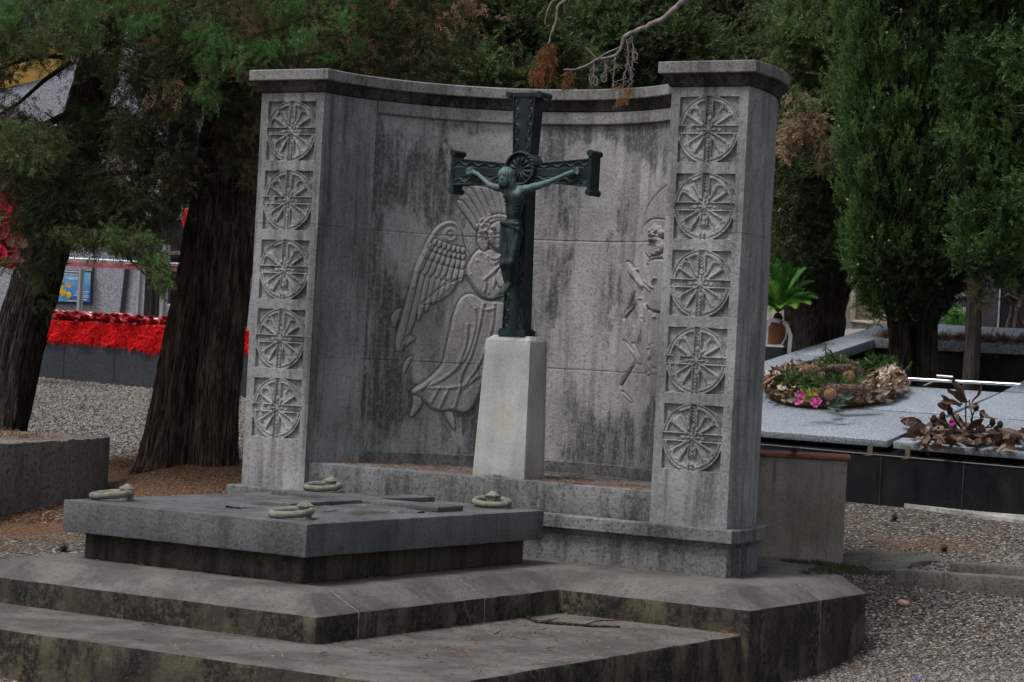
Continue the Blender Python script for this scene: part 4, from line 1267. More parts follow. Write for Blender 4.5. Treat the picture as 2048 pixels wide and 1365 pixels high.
dense_tree(930, 790, 24.5, 190, -170, 330, 'cypress_tree', 'green cypress behind the middle of the curved wall, above the bronze cross', 520, 40, FT, GB, mat='leaf_far', up=.2)
dense_tree(1220, 780, 26.5, 170, -170, 330, 'cypress_tree', 'dark cypress behind the wall, seen beyond the bare hanging branch', 480, 40, FT + [.8], GB, up=.3)
dense_tree(1450, 770, 28.0, 130, -170, 330, 'cypress_tree', 'dark cypress rising directly behind the top of the right pillar', 420, 38, FT + [.7], GB, up=.35)
# dark tree with a bent trunk behind the palm, dry brown patches
TD = thing('cypress_tree', 'shady cypress with thick blackish forked trunk and dry tan patches, behind the palm', 'tree', W(1635, 720, 24.))
link('trunk', trunk_mesh(px_path([(1622, 790, 24), (1632, 700, 24), (1645, 600, 24), (1665, 500, 24), (1672, 380, 24), (1665, 200, 24), (1650, -100, 24)]), [.30, .25, .24, .21, .17, .12, .06], 18, .16), M['bark_dark'], TD, 70)
link('trunk', trunk_mesh(px_path([(1600, 790, 24.2), (1603, 690, 24.2), (1605, 560, 24.2), (1610, 420, 24.2), (1600, 250, 24.2)]), [.22, .17, .16, .14, .06], 14, .2), M['bark_dark'], TD, 70)
link('trunk', trunk_mesh(px_path([(1658, 640, 24), (1665, 610, 24), (1690, 588, 23.8), (1712, 560, 23.6)]), [.05, .05, .04, .025], 8, .1), M['bark_dark'], TD, 70)
L = Leaves()
fill(L, [(1540, -150), (1760, -150), (1740, 200), (1700, 460), (1620, 520), (1545, 520), (1540, 200)], 360, (23.0, 25.2), 40, .15, [0, 0, .05, .1, .2, .3, .45], (0, -.1), .22)
fill(L, [(1550, -50), (1700, -50), (1690, 240), (1550, 240)], 70, (22.4, 23.0), 24, .13, [.5, .6, .7, .8], (.2, .5), .10)
fill(L, [(1560, 190), (1600, 190), (1650, 235), (1630, 290), (1590, 330), (1556, 300)], 20, (22.2, 22.7), 24, .12, [.97], (.1, -.5), .08)
fill(L, [(1630, 290), (1690, 290), (1690, 330), (1640, 330)], 11, (22.2, 22.7), 26, .12, [.98], (.2, -.3), .07)
fill(L, [(1556, 190), (1610, 190), (1690, 250), (1690, 330), (1600, 335)], 12, (22.1, 22.5), 20, .12, [.1, .3, .5], (.1, -.2), .08)
L.build('crown', M['leaf_far'], SPR_C, TD)

# ---- the broad dense cypress on the right, several stems out of the tomb opening
TE = thing('cypress_tree', 'broad dense dark green cypress with several stems growing out of the granite tomb', 'tree', W(1830, 790, 21.6))
for pts, r in (([(1800, 860, 21.6), (1803, 740, 21.6), (1800, 650, 21.6), (1785, 560, 21.6), (1770, 380, 21.6), (1760, 100, 21.6), (1760, -200, 21.6)], (.13, .10, .095, .09, .07, .05, .03)),
               ([(1826, 860, 21.7), (1826, 740, 21.7), (1826, 600, 21.7), (1828, 420, 21.7), (1830, 100, 21.7), (1840, -300, 21.7)], (.13, .105, .10, .09, .07, .04)),
               ([(1856, 860, 21.6), (1853, 740, 21.6), (1850, 620, 21.6), (1862, 480, 21.6), (1880, 200, 21.6), (1890, -200, 21.6)], (.13, .10, .095, .085, .07, .04)),
               ([(1862, 670, 21.5), (1880, 620, 21.4), (1895, 585, 21.3), (1910, 520, 21.2)], (.025, .022, .02, .015))):
    link('trunk', trunk_mesh(px_path(pts), list(r), 14, .16), M['bark_dark'], TE, 70)
L = Leaves()
out_l = [(-300, 1700), (0, 1692), (150, 1682), (330, 1690), (480, 1700), (560, 1710), (625, 1750), (660, 1800)]
out_r = [(-300, 1990), (300, 1990), (480, 1960), (580, 1915), (640, 1890), (660, 1860)]
for i in range(1500):
    y = rng.uniform(-150, 625)
    if y > 560 and rng.random() < .5: continue
    xl = np.interp(y, [p[0] for p in out_l], [p[1] for p in out_l]); xr = np.interp(y, [p[0] for p in out_r], [p[1] for p in out_r])
    xc, hw = (xl + xr) / 2, (xr - xl) / 2
    a = rng.uniform(0, 2 * np.pi); q = rng.uniform(.45, 1) ** .5
    px = xc + hw * q * math.cos(a); d = 21.6 - hw * 21.6 * SC * q * math.sin(a)
    if rng.random() < .3 and d > 21.8: continue
    c = W(px, y, d)
    rad = RV * math.cos(a) - FV * math.sin(a)
    low = y > 450
    edge = (px < xl + 50)
    tn = rng.choice([.5, .6, .7, .55] if edge else ([0, .1, .15, .25, .35, .3, .5, .6] if not low else [0, .1, .2, .3]))
    L.clump(c, (.075, .075, .13), 20, rad * .4 + np.array([0, 0, 1.0 if not low else .3]), .105, max(0, tn - .1), .3, .25, .06)
    if rng.random() < .5 and d < 21.7: L.clump(c + rad * .10 + np.array([0, 0, .06]), (.035, .035, .09), 11, rad * .35 + np.array([0, 0, 1.0]), .09, min(.88, tn + .3), .25, .25, .05)
for i in range(330):
    y = rng.uniform(-150, 520); xl = np.interp(y, [p[0] for p in out_l], [p[1] for p in out_l]); xr = np.interp(y, [p[0] for p in out_r], [p[1] for p in out_r])
    L.clump(W(rng.uniform(xl + 30, xr), y, rng.uniform(21.6, 22.4)), .13, 24, (0, 0, .8), .14, rng.choice([0, .1, .2, .3]), .5)
fill(L, [(1860, -150), (1985, -150), (1995, 470), (1945, 530), (1880, 560), (1850, 300)], 260, (20.9, 21.7), 30, .11, [0, .1, .2, .3, .4, .5], (0, .9), .12, .35)
L.build('crown', M['leaf_cyp'], SPR_C, TE)
m = MB()
pcm = flat('pale_cone', (.26, .20, .16), .8, .1)
for (x, y, d) in ((1774, 66, 20.5), (1748, 216, 20.5), (1820, 381, 20.4), (1695, 400, 20.9), (1745, 475, 20.7), (1778, 482, 20.6), (1678, 253, 21.0), (1654, 90, 22.8), (1716, 530, 20.7)):
    m = MB(); m.ball(W(x, y, d), .012, 8, 6); link('cone', m.mesh(), pcm, TE, 60)

TF = thing('cypress_tree', 'slim cypress with single straight grey trunk at right, growing inside the granite tomb', 'tree', W(1945, 800, 21.0))
link('trunk', trunk_mesh(px_path([(1938, 880, 21), (1941, 770, 21), (1947, 660, 21), (1950, 560, 21), (1952, 400, 21), (1955, 100, 21), (1960, -250, 21)]), [.075, .072, .070, .068, .06, .05, .03], 16, .07), M['bark_grey'], TF, 70)
L = Leaves()
fill(L, [(1890, -250), (2100, -250), (2080, 500), (2040, 560), (1975, 545), (1930, 530), (1895, 480)], 330, (20.0, 20.8), 34, .12, [.1, .2, .3, .4, .5, .6, .7], (0, .7), .11)
fill(L, [(1905, -250), (2250, -250), (2250, 500), (2080, 560), (1990, 560), (1960, 520), (1900, 400)], 520, (20.4, 22.6), 36, .13, [0, 0, .05, .1, .15, .2, .3, .4], (0, .3), .15)
fill(L, [(2000, 60), (2060, 60), (2060, 240), (2020, 230)], 10, (19.8, 20.2), 18, .16, [.45, .5, .55], (-.3, -.2), .10)
fill(L, [(1950, 540), (1990, 540), (1985, 600), (1955, 600)], 3, (20.5, 20.8), 14, .12, [.5, .96], (0, -.3), .07)
fill(L, [(2000, 300), (2070, 300), (2070, 560), (2000, 560)], 12, (19.7, 20.2), 22, .12, [.3, .4, .5], (-.2, -.3), .10)
L.build('crown', M['leaf_cyp'], SPR_C, TF)
m = MB()
for pts in ([(2075, 60, 20), (2040, 85, 19.9), (1985, 88, 19.8)], [(2075, 208, 20), (2020, 214, 19.9)], [(2075, 228, 20), (2030, 226, 19.9)]):
    m = MB(); m.tube(px_path(pts), [.012, .008, .004], 6); link('dead_twig', m.mesh(), M['deadwood'], TF, 60)

# ---- farther trees that close the view
GF = 'dark trees farther back in the cemetery'
for i, (px, d, hp, lab) in enumerate(((-150, 44, 170, 'dim far tree at the left edge beyond the lilac chapel'), (520, 42, 170, 'dim far tree glimpsed between the twin trunk and the wall'), (800, 40, 170, 'dim far tree behind the cypress over the left part of the wall'), (1090, 41, 170, 'dim far tree filling the gap above the bronze cross'), (1360, 40, 170, 'dim far tree between the two cypresses left of the right pillar'), (2000, 46, 210, 'dim far tree behind the slim grey trunk'), (2250, 42, 170, 'dim far tree at the right edge'))):
    dense_tree(px, 700, d, hp, -190, 640, 'cypress_tree', lab, 190, 22, [0, 0, .05, .1, .15, .25], GF, size=.17, trunk_r=.35, up=.4)

# ------------------------------------------------------------------ bare hanging branch over the wall
BR = thing('dead_branch', 'bare grey branch hanging over the wall with dangling twigs and a rusty dry spray', 'branch', W(1380, 0, 14.6))
def wob(pts, r0, r1, m, seg=7, jit=2.0):
    P = np.array(pts, float); d = np.concatenate([[0], np.cumsum(np.hypot(*np.diff(P[:, :2], axis=0).T))])
    n = max(4, int(d[-1] / 7)); t = np.linspace(0, d[-1], n)
    Q = np.stack([np.interp(t, d, P[:, k]) for k in range(3)], -1); Q[1:-1, :2] += rng.normal(size=(n - 2, 2)) * jit * .6
    m.tube(px_path(Q), np.linspace(r0, r1, n), seg)
m = MB()
D0 = 14.6
wob([(1480, -70, D0), (1368, 0, D0), (1330, 35, D0), (1290, 55, D0), (1260, 68, D0), (1248, 75, D0)], .021, .013, m, 8, 1.4)
wob([(1248, 75, D0), (1243, 95, D0), (1236, 106, D0), (1230, 113, D0), (1195, 119, D0), (1170, 133, D0), (1150, 140, D0), (1127, 140, D0)], .011, .005, m, 7, 1.)
wob([(1240, 95, D0), (1215, 105, D0), (1195, 119, D0)], .006, .005, m, 6, .8)
wob([(1195, 119, D0), (1185, 110, D0), (1172, 95, D0)], .006, .003, m, 6, .8)
link('branch', m.mesh(), M['deadwood'], BR, 60)
m = MB()
for pts in ([(1230, 113), (1228, 140), (1225, 160), (1228, 178)], [(1188, 124), (1189, 140), (1184, 155), (1180, 168)], [(1210, 118), (1212, 135), (1208, 150)], [(1262, 68), (1266, 90), (1268, 115), (1264, 130)], [(1252, 78), (1257, 100), (1256, 125), (1248, 150), (1245, 180)], [(1256, 125), (1262, 142), (1264, 160), (1262, 172)]):
    pts3 = [(x, y, D0) for x, y in pts]
    wob(pts3, .0055, .0025, m, 6, 1.6)
    for _ in range(14):
        i = rng.integers(1, len(pts)); t = rng.random()
        x = pts[i - 1][0] * (1 - t) + pts[i][0] * t; y = pts[i - 1][1] * (1 - t) + pts[i][1] * t
        p = W(x, y, D0); m.tube([p, p + RV * rng.normal() * .014 - np.array([0, 0, .018]) + FV * rng.normal() * .012, p + RV * rng.normal() * .018 - np.array([0, 0, .038])], [.0026, .0024, .0022], 5)
for (cx_, cy_, rx, ry) in ((1184, 158, 5, 10), (1191, 163, 4, 9), (1208, 156, 5, 9), (1270, 113, 5, 8)):
    th = np.linspace(0, 2 * np.pi, 14); m.tube([W(cx_ + rx * math.sin(t), cy_ + ry * math.cos(t), D0) for t in th], .0045, 5)
link('hanging_twig', m.mesh(), M['deadwood'], BR, 60)
m = MB()
wob([(1150, -40, D0), (1133, 0, D0), (1116, 10, D0), (1112, 40, D0), (1106, 60, D0), (1096, 90, D0)], .010, .005, m, 6, 1.)
wob([(1120, -10, D0), (1100, 8, D0), (1094, 25, D0), (1090, 50, D0)], .008, .003, m, 6, 1.)
wob([(1128, 5, D0), (1131, 28, D0)], .003, .002, m, 5)
link('branch', m.mesh(), M['deadwood'], BR, 60)
L = Leaves()
for (x, y, w, k, t) in ((1097, 88, 6, 20, .40), (1100, 96, 8, 40, .45), (1097, 108, 10, 50, .5), (1092, 124, 12, 60, .55), (1086, 138, 15, 70, .5), (1080, 150, 17, 60, .6), (1098, 142, 10, 40, .35), (1143, 145, 5, 16, .55), (1136, 153, 5, 16, .5), (1134, 165, 5, 18, .5), (1245, 195, 8, 24, .85), (1262, 175, 6, 16, .85), (1247, 172, 5, 14, .7)):
    u = D0 * SC
    L.clump(W(x, y, D0), (w * u * 1.1, .05, w * u), k, (-.15, 0, -1.0), .05, t, .45)
M['rust'] = leaf('rusty_dry_leaf', (.10, .04, .016), (.20, .075, .026), (.30, .15, .07), (.3, .2, .1), .2)
L.build('dry_spray', M['rust'], SPR_O, BR)

# ------------------------------------------------------------------ low granite wall at left
LWL = thing('low_wall', 'rough grey granite low wall with needles on top at the left edge', 'wall', W(80, 1040, 16.4))
a0, a1, a2 = W(-260, 900, 14.4), Wz(175, 878, .17), Wz(222, 874, .17)
a0 = a1 + (Wz(0, 887, .17) - a1) * 2.6
back = np.array([-.75, -.25, 0])
back = np.array([-(a1 - a0)[1], (a1 - a0)[0], 0]); back = back / np.linalg.norm(back) * .9
e2 = a2 - a1; e2[2] = 0
bm = bmesh.new()
add_prism(bm, [a0, a1, a2, a2 + back * .9, a0 + back], (0, 0, -1.4))
link('block', rough_mesh(bm, .08, .012, .02), M['granite_wall'], LWL, 40)
L = Leaves()
for i in range(90):
    t, q = rng.uniform(.25, 1), rng.uniform(.1, .8)
    L.clump(a0 + (a1 - a0) * t + back * q + np.array([0, 0, .005]), (.12, .12, .006), 14, (0, 0, .05), .04, rng.choice([.2, .4, .6]), 1.)
nl = L.build('needles_on_top', M['needles'], SPR_O, LWL); nl['kind'] = 'stuff'

# ------------------------------------------------------------------ left tomb with red cloth
D1 = 28.0
def at1(px, py, dd=0.): return W(px, py, D1 + dd)
f0, f1 = at1(-60, 740), at1(520, 800)
DX = unit((f1 - f0) * np.array([1, 1, 0])); DN = np.array([-DX[1], DX[0], 0]); UZ = np.array([0, 0, 1.])
GT = thing('granite_tomb', 'dark blue granite tomb base draped with a red cloth, behind the leaning trunks', 'tomb', at1(200, 770))
bl, br = at1(-60, 690), at1(520, 700)
bm = bmesh.new()
zt = at1(250, 650)[2]
q0 = at1(-60, 760); q1 = at1(520, 790)
def up_to(p, z): p = p.copy(); p[2] = z; return p
zl, zr = at1(60, 645)[2], at1(490, 662)[2]
zl = zr = (zl + zr) / 2
add_prism(bm, [up_to(q0, zt - 1.9), up_to(q1, zt - 1.9), up_to(q1, zt) , up_to(q0, zt)], DN * 1.6)
link('base', rough_mesh(bm, .4, .002, .01), M['dark_granite'], GT, 40)
m = MB()
for px in (125, 226, 332):
    m = MB(); p = at1(px, 755); m.box(up_to(p, zt - .55) - DN * .002, DX, DN, UZ, .003, .003, .55); link('seam', m.mesh(), M['seam'], GT)
# red furry cloth: hangs over the front edge
nx, nz = 200, 40
VV = []
x0p, x1p = 40, 520
for i in range(nx):
    px = x0p + (x1p - x0p) * i / (nx - 1)
    p = at1(px, 660); b0 = np.array([p[0], p[1], 0]) - 0
    lowpx = np.interp(px, [40, 70, 200, 250, 290, 305, 330, 420, 497, 520], [690, 694, 697, 702, 708, 716, 706, 702, 706, 706])
    L0 = (lowpx - np.interp(px, [40, 330, 520], [648, 658, 664])) * D1 * SC
    L0 += .014 * math.sin(i * .9) + .012 * rng.normal()
    for j in range(nz):
        t = j / (nz - 1)
        if t < .25:
            VV.append(b0 + DN * (.35 * (1 - t / .25)) + UZ * (zt + .012 + .004 * rng.normal()))
        else:
            s = (t - .25) / .75
            VV.append(b0 - DN * (.02 + .016 * math.sin(px * .11 + s * 2) * s + .006 * rng.normal()) + UZ * (zt + .01 - L0 * s))
RC = mesh_np(np.array(VV), grid_faces(nx, nz))
CL = thing('red_cloth', 'bright red shaggy cloth hanging over the edge of the dark granite tomb', 'cloth', at1(200, 670))
link('cloth', RC, flat('red_cloth', (.72, .012, .014), .8, .15, var=.35, sc=25.), CL, 180)
fur = Leaves()
FV_, FF_ = [], []
Vc = np.array(VV).reshape(nx, nz, 3)
for k in range(3600):
    i, j = rng.integers(0, nx - 1), rng.integers(8, nz)
    p = Vc[i, j] + DX * rng.normal() * .01
    d = unit(-UZ * 1.0 - DN * rng.uniform(.05, .25) + DX * rng.normal() * .25); s = unit(np.cross(d, DN) + rng.normal(size=3) * .3)
    L_ = rng.uniform(.02, .045); n0 = len(FV_)
    FV_ += [p + s * .004, p - s * .004, p + d * L_]; FF_.append((n0, n0 + 1, n0 + 2))
link('fringe', mesh_np(np.array(FV_), np.array(FF_)), flat('red_fringe', (.78, .014, .016), .8, .15, var=.4, sc=60.), CL)
# red roses lying along the cloth
M['rose'] = flat('dark_red_petal', (.33, .012, .02), .22, .6, var=.5, sc=50.)
M['rose_leaf'] = flat('grey_green_leaf', (.10, .15, .13), .6, .3, var=.4)
def rose(seed):
    r = np.random.default_rng(seed); m = MB()
    for ring_, (nr_, R, hgt, op) in enumerate(((3, .018, .075, .15), (4, .036, .070, .45), (5, .058, .055, .8), (6, .080, .035, 1.1))):
        for k in range(nr_):
            a = 2 * np.pi * (k + .5 * ring_) / nr_ + r.normal() * .15
            u = np.array([math.cos(a), math.sin(a), 0]); v = np.array([-u[1], u[0], 0]); w = R * 1.0 + .012
            P = []
            for q in (0, .55, 1.):
                for s in (-1, 0, 1):
                    P.append(u * (R * .5 + R * q * .7 * op + .01 * q * q) - u * abs(s) * R * .28 * (1 - q * .3) + v * s * w * (.5 + .5 * q) * (1 if q < 1 else .75) + UZ * (hgt * q * (1 - .25 * op * q) + .012))
            m.add(P, [(0, 1, 4, 3), (1, 2, 5, 4), (3, 4, 7, 6), (4, 5, 8, 7)])
    return m.mesh()
ROSES = [rose(s) for s in range(4)]
for r_ in ROSES: r_.materials.append(M['rose'])
lf_m = MB()
lf_m.add([(0, -.02, .01), (.06, -.03, .02), (.11, 0, .03), (.06, .03, .02), (0, .02, .01)], [(0, 1, 2, 3, 4)]); lf_me = lf_m.mesh(); lf_me.materials.append(M['rose_leaf'])
def rlab(i, n):
    return None
rose_px = np.linspace(76, 336, 46)
GR = 'red artificial roses along the cloth'
for i, px in enumerate(rose_px):
    p = at1(px + rng.normal() * 3, 655) + DN * (.03 + .10 * (i % 2) + rng.uniform(0, .05)); p[2] = zt + .012 + .035 * (i % 2) + rng.uniform(0, .02)
    T = bpy.data.objects.new('rose', ROSES[i % 4]); COL.objects.link(T)
    T.location = p; T.rotation_euler = (Vector(-DN * .55 + UZ + rng.normal(size=3) * .2).to_track_quat('Z', 'Y').to_matrix() @ Matrix.Rotation(rng.uniform(0, 6), 3, 'Z')).to_euler(); T.scale = (rng.uniform(.62, .85),) * 3
    tag(T, 'glossy dark red rose in the row lying along the red cloth', 'rose', GR)
    OFF[T.name] = np.zeros(3)
    if i % 3 == 0:
        l = bpy.data.objects.new('leaf', lf_me); COL.objects.link(l); l.parent = T; l.rotation_euler = (0, 0, rng.uniform(0, 6)); l.location = (.05, 0, 0)
# big red rose cushion at far left and red bits in the tree gaps
HW = thing('rose_cushion', 'large mass of shiny red flowers at the left edge above the cloth', 'flowers', W(5, 500, 27))
m = MB()
VS, FS = [], []
for k in range(110):
    x, y = rng.uniform(-60, 40), rng.uniform(392, 522)
    if (x - 42) > -(abs(y - 450) ** 1.5) * .02 - 4 and x > 30: continue
    c = W(x, y, 27 + rng.uniform(-.15, .15)); src = ROSES[k % 4]
    Rm = Matrix.Rotation(rng.uniform(0, 6), 3, 'Z') ; Rt = (-Vector(FV)).to_track_quat('Z', 'Y').to_matrix() @ Rm
    m.add([np.array(Rt @ (v.co * 1.1)) + c for v in src.vertices], [tuple(p.vertices) for p in src.polygons])
link('petals', m.mesh(), flat('pink_red_petal', (.50, .02, .05), .35, .5, var=.5, sc=60.), HW)

# ------------------------------------------------------------------ chapel behind, cladding panels, poster, railing
D2 = 33.0
def at2(px, py, dd=0.): return W(px, py, D2 + dd)
CH = thing('chapel', 'chapel wall clad in pale lilac granite with yellow upper band and dark arched opening', 'building', at2(200, 690))
c0, c1 = at2(-500, 700), at2(600, 745)
EX = unit((c1 - c0) * np.array([1, 1, 0])); EN = np.array([-EX[1], EX[0], 0])
def on2(px, py, off=0.):
    return Wp(px, py, c0 + EN * off, EN)
bm = bmesh.new()
add_prism(bm, [on2(-500, 760), on2(600, 800), on2(640, -250), on2(-460, -310)], EN * 3.)
link('wall', mesh_bm(bm), M['lilac'], CH)
djm = flat('dark_joint', (.03, .028, .032), .7)
for a, b_ in (((115, 480), (105, 660)), ((262, 470), (240, 660)), ((196, 330), (186, 545))):
    m = MB(); m.tube([on2(*a, -.01), on2(*b_, -.01)], .045 if a[0] == 262 else .02, 4); link('panel_joint', m.mesh(), djm, CH)
m = MB()
m.poly([on2(-200, 40, -.02), on2(160, 90, -.02), on2(140, 130, -.02), on2(80, 160, -.02), on2(14, 176, -.02), on2(-200, 200, -.02)])
link('yellow_band', m.mesh(), flat('ochre_render', (.30, .19, .055), .85, .1, var=.25, sc=4.), CH)
bm = bmesh.new()
arch = [(322, 400), (326, 300), (338, 250), (355, 225), (375, 222), (393, 238), (404, 268), (410, 320), (408, 400)]
add_prism(bm, [on2(x, y, -.015) for x, y in arch], EN * .01)
link('arch_opening', mesh_bm(bm), flat('dark_opening', (.008, .008, .01), .9), CH)
m = MB(); m.tube([on2(x, y, -.03) for x, y in arch], .03, 6)
link('arch_trim', m.mesh(), flat('arch_stone', (.22, .18, .14), .8), CH)
bm = bmesh.new()
add_prism(bm, [on2(296, 440, -.02), on2(480, 440, -.02), on2(470, 690, -.02), on2(284, 690, -.02)], EN * .01)
link('doorway', mesh_bm(bm), flat('dark_doorway', (.012, .011, .012), .6), CH)
m = MB()
for x in (306, 318, 330, 342): m.tube([on2(x, 500, -.05), on2(x - 8, 690, -.05)], .012, 5)
m.tube([on2(292, 508, -.04), on2(420, 512, -.04)], .05, 4)
link('grille', m.mesh(), flat('dark_metal', (.05, .04, .035), .5, .4, .3), CH)
# poster in its dark frame
PO = thing('poster', 'framed blue poster with yellow roses and gold heart on the lilac wall', 'poster', at2(147, 610))
pa, pb, pc, pd = on2(112, 541, -.05), on2(187, 543, -.05), on2(183, 611, -.05), on2(110, 608, -.05)
m = MB(); px_ = unit(pb - pa); py_ = unit(pd - pa); pw, ph_ = np.linalg.norm(pb - pa), np.linalg.norm(pd - pa)
def pp(u, v, o=0.): return pa + px_ * pw * u + py_ * ph_ * v - EN * o
m.box(pp(.5, .5), px_, py_, EN, pw / 2, ph_ / 2, .03)
link('frame', m.mesh(), flat('dark_wood_frame', (.02, .014, .016), .4), PO)
def poster_mat():
    n = NT('blue_poster'); x = n.xyz()
    c = n.mix(n.ramp(n.noise(1.8, 3.), .35, .65), (.02, .10, .42), (.12, .36, .62))
    c = n.mix(n.ramp(x[2], pp(.5, .5)[2] - .1, pp(.5, .1)[2], 0., .5), c, (.22, .46, .62))
    return n.out(c, .3, .4)
m = MB(); m.box(pp(.5, .485, .03), px_, py_, EN, pw * .44, ph_ * .44, .004)
link('print', m.mesh(), poster_mat(), PO)
m = MB()
for u, v, r in ((.16, .33, .035), (.15, .52, .05), (.22, .68, .06), (.36, .74, .055), (.18, .62, .05)):
    for k in range(5): m.ball(pp(u + .04 * math.cos(k * 1.26), v + .04 * math.sin(k * 1.26), .036), r * .55, 7, 5, (1, .2, 1))
link('yellow_roses', m.mesh(), flat('printed_yellow', (.62, .42, .02), .5, .3, var=.4, sc=80.), PO)
m = MB()
hp = [pp(.36 + .012 * 16 * math.sin(t) ** 3 / 2.0, .44 - .0085 * (13 * math.cos(t) - 5 * math.cos(2 * t) - 2 * math.cos(3 * t) - math.cos(4 * t)) / 1.2, .036) for t in np.linspace(0, 2 * np.pi, 30)]
m.poly(hp[:-1]); link('heart', m.mesh(), flat('printed_gold', (.45, .33, .18), .5), PO)
pwm = flat('printed_white', (.55, .60, .68), .5)
for i, (u0, u1, v) in enumerate(((.30, .62, .22), (.36, .60, .26), (.55, .90, .62), (.55, .86, .67), (.50, .90, .73), (.6, .9, .78), (.35, .60, .90), (.66, .86, .86), (.2, .62, .10))):
    m = MB(); m.box(pp((u0 + u1) / 2, v, .035), px_, py_, EN, pw * (u1 - u0) / 2, .006, .002); link('text_line', m.mesh(), pwm, PO)
# second small notice
NO = thing('notice', 'small white printed notice half hidden behind the twin trunk', 'notice', at2(336, 640))
m = MB(); m.poly([on2(331, 608, -.06), on2(346, 608, -.06), on2(342, 650, -.06), on2(328, 650, -.06)]); 
nb = m.mesh(); bm = bmesh.new(); bm.from_mesh(nb); r_ = bmesh.ops.extrude_face_region(bm, geom=bm.faces[:]); bmesh.ops.translate(bm, verts=[v for v in r_['geom'] if isinstance(v, bmesh.types.BMVert)], vec=Vector(EN * .01))
link('board', mesh_bm(bm), flat('white_paper', (.55, .53, .5), .7), NO)
m = MB()
ink = flat('grey_ink', (.12, .11, .11), .7)
for k in range(8):
    m = MB(); m.box((on2(332 - k * .4, 614 + k * 4.2, -.066) + on2(343 - k * .4, 614 + k * 4.2, -.066)) / 2, EX, UZ, EN, .035, .004, .001); link('text_line', m.mesh(), ink, NO)
# steel railing with a pink red strip under the top rail
RL = thing('steel_railing', 'shiny steel railing with a pink strip, standing in front of the lilac wall', 'railing', W(230, 650, 30.5))
def at3(px, py, d=30.0): return W(px, py, d)
for (x0, y0, x1, y1, r, mt, nm) in ((60, 514, 700, 546, .020, 'steel', 'rail'), (60, 517.5, 700, 550, .014, 'steel', 'rail'), (60, 540, 168, 546, .022, 'steel', 'rail')):
    m = MB(); m.tube([at3(x0, y0), at3(x1, y1)], r, 10); link(nm, m.mesh(), M[mt], RL, 60)
m = MB(); c_ = (at3(60, 525) + at3(700, 557)) / 2; v_ = at3(700, 557) - at3(60, 525); m.box(c_, unit(v_), DN, UZ, np.linalg.norm(v_) / 2, .05, .022)
link('strip', m.mesh(), flat('pink_strip', (.42, .10, .11), .5, .3, var=.3, sc=5.), RL)
for (x, y0, y1, r) in ((163, 538, 700, .038), (281, 540, 700, .042), (333, 490, 700, .050), (86, 540, 700, .03)):
    m = MB(); a_, b_ = at3(x, y0, 29.95), at3(x - (y1 - y0) * .052, y1, 29.95); b_[:2] = a_[:2]; m.tube([b_, a_], r, 12)
    link('post', m.mesh(), M['steel'], RL, 60)
# red hanging bits seen through the trees
GH = 'red decorations glimpsed between the trees'
for (x, y, rx, ry, d, lab, nm) in ((60, 379, 10, 6, 27, 'small red bow in a gap of the left tree, above the red flowers', 'bow'), (177, 281, 9, 9, 27, 'small dark red bow seen beside the leaning left trunk', 'bow'), (376, 437, 12, 26, 26, 'bright red balloon edge showing left of the twin trunk', 'balloon')):
    T = thing('red_' + nm, lab, nm, W(x, y, d), GH)
    m = MB(); u = d * SC
    if nm == 'bow':
        for s in (-1, 1): m.ball(W(x + s * rx * .5, y, d), rx * u * .55, 10, 7, (1, .6, ry / rx))
        m.ball(W(x, y, d - .05), rx * u * .25, 8, 6)
    else:
        m.ball(W(x, y, d), rx * u, 16, 12, (1, 1, ry / rx)); m.tube([W(x, y + ry, d), W(x - 2, y + ry + 5, d)], [.012, .02], 8)
    link(nm, m.mesh(), flat('red_' + nm + '_skin', (.55, .012, .012), .4, .4, var=.2), T, 60)

# ------------------------------------------------------------------ granite tomb on the right (its lids slope with the ground)
A_, B_, C_ = W(1520, 862, 19.3), W(2048, 905, 18.2), W(1778, 644, 23.5)
NP = unit(np.cross(B_ - A_, C_ - A_))
if NP[2] < 0: NP = -NP
def on(px, py, o=0.): return Wp(px, py, A_ + NP * o, NP)
RT = thing('granite_tomb', 'large grey granite tomb with black sides and an opening where cypresses grow', 'tomb', on(1700, 985))
def slab_prism(pts, th, o=0., bev=.006):
    bm = bmesh.new(); add_prism(bm, [on(x, y, o) for x, y in pts], -NP * th)
    return rough_mesh(bm, 5., .0, bev)
for pts in ([(1440, 855.5), (1774, 882), (1892, 830.5), (1736, 819.5), (1440, 799)], [(1440, 797.5), (1737, 818), (1893.5, 829), (1999, 785), (1797, 771), (1440, 746)],
            [(1786, 884), (2110, 911), (2110, 846), (1904, 831.5)], [(1905.5, 830), (2110, 844.5), (2110, 727), (2003, 785)]):
    link('lid', slab_prism(pts, .055), M['granite'], RT, 30)
for pts in ([(1440, 752), (1572, 708.5), (1644, 713), (1540, 749), (1480, 771)], [(1575, 707.5), (1683, 674), (1748, 679), (1646, 712)], [(1684.5, 673.3), (1778, 644), (2160, 663), (2160, 697), (1749.5, 678.7)]):
    link('rim', slab_prism(pts, .085, .012), M['granite'], RT, 30)
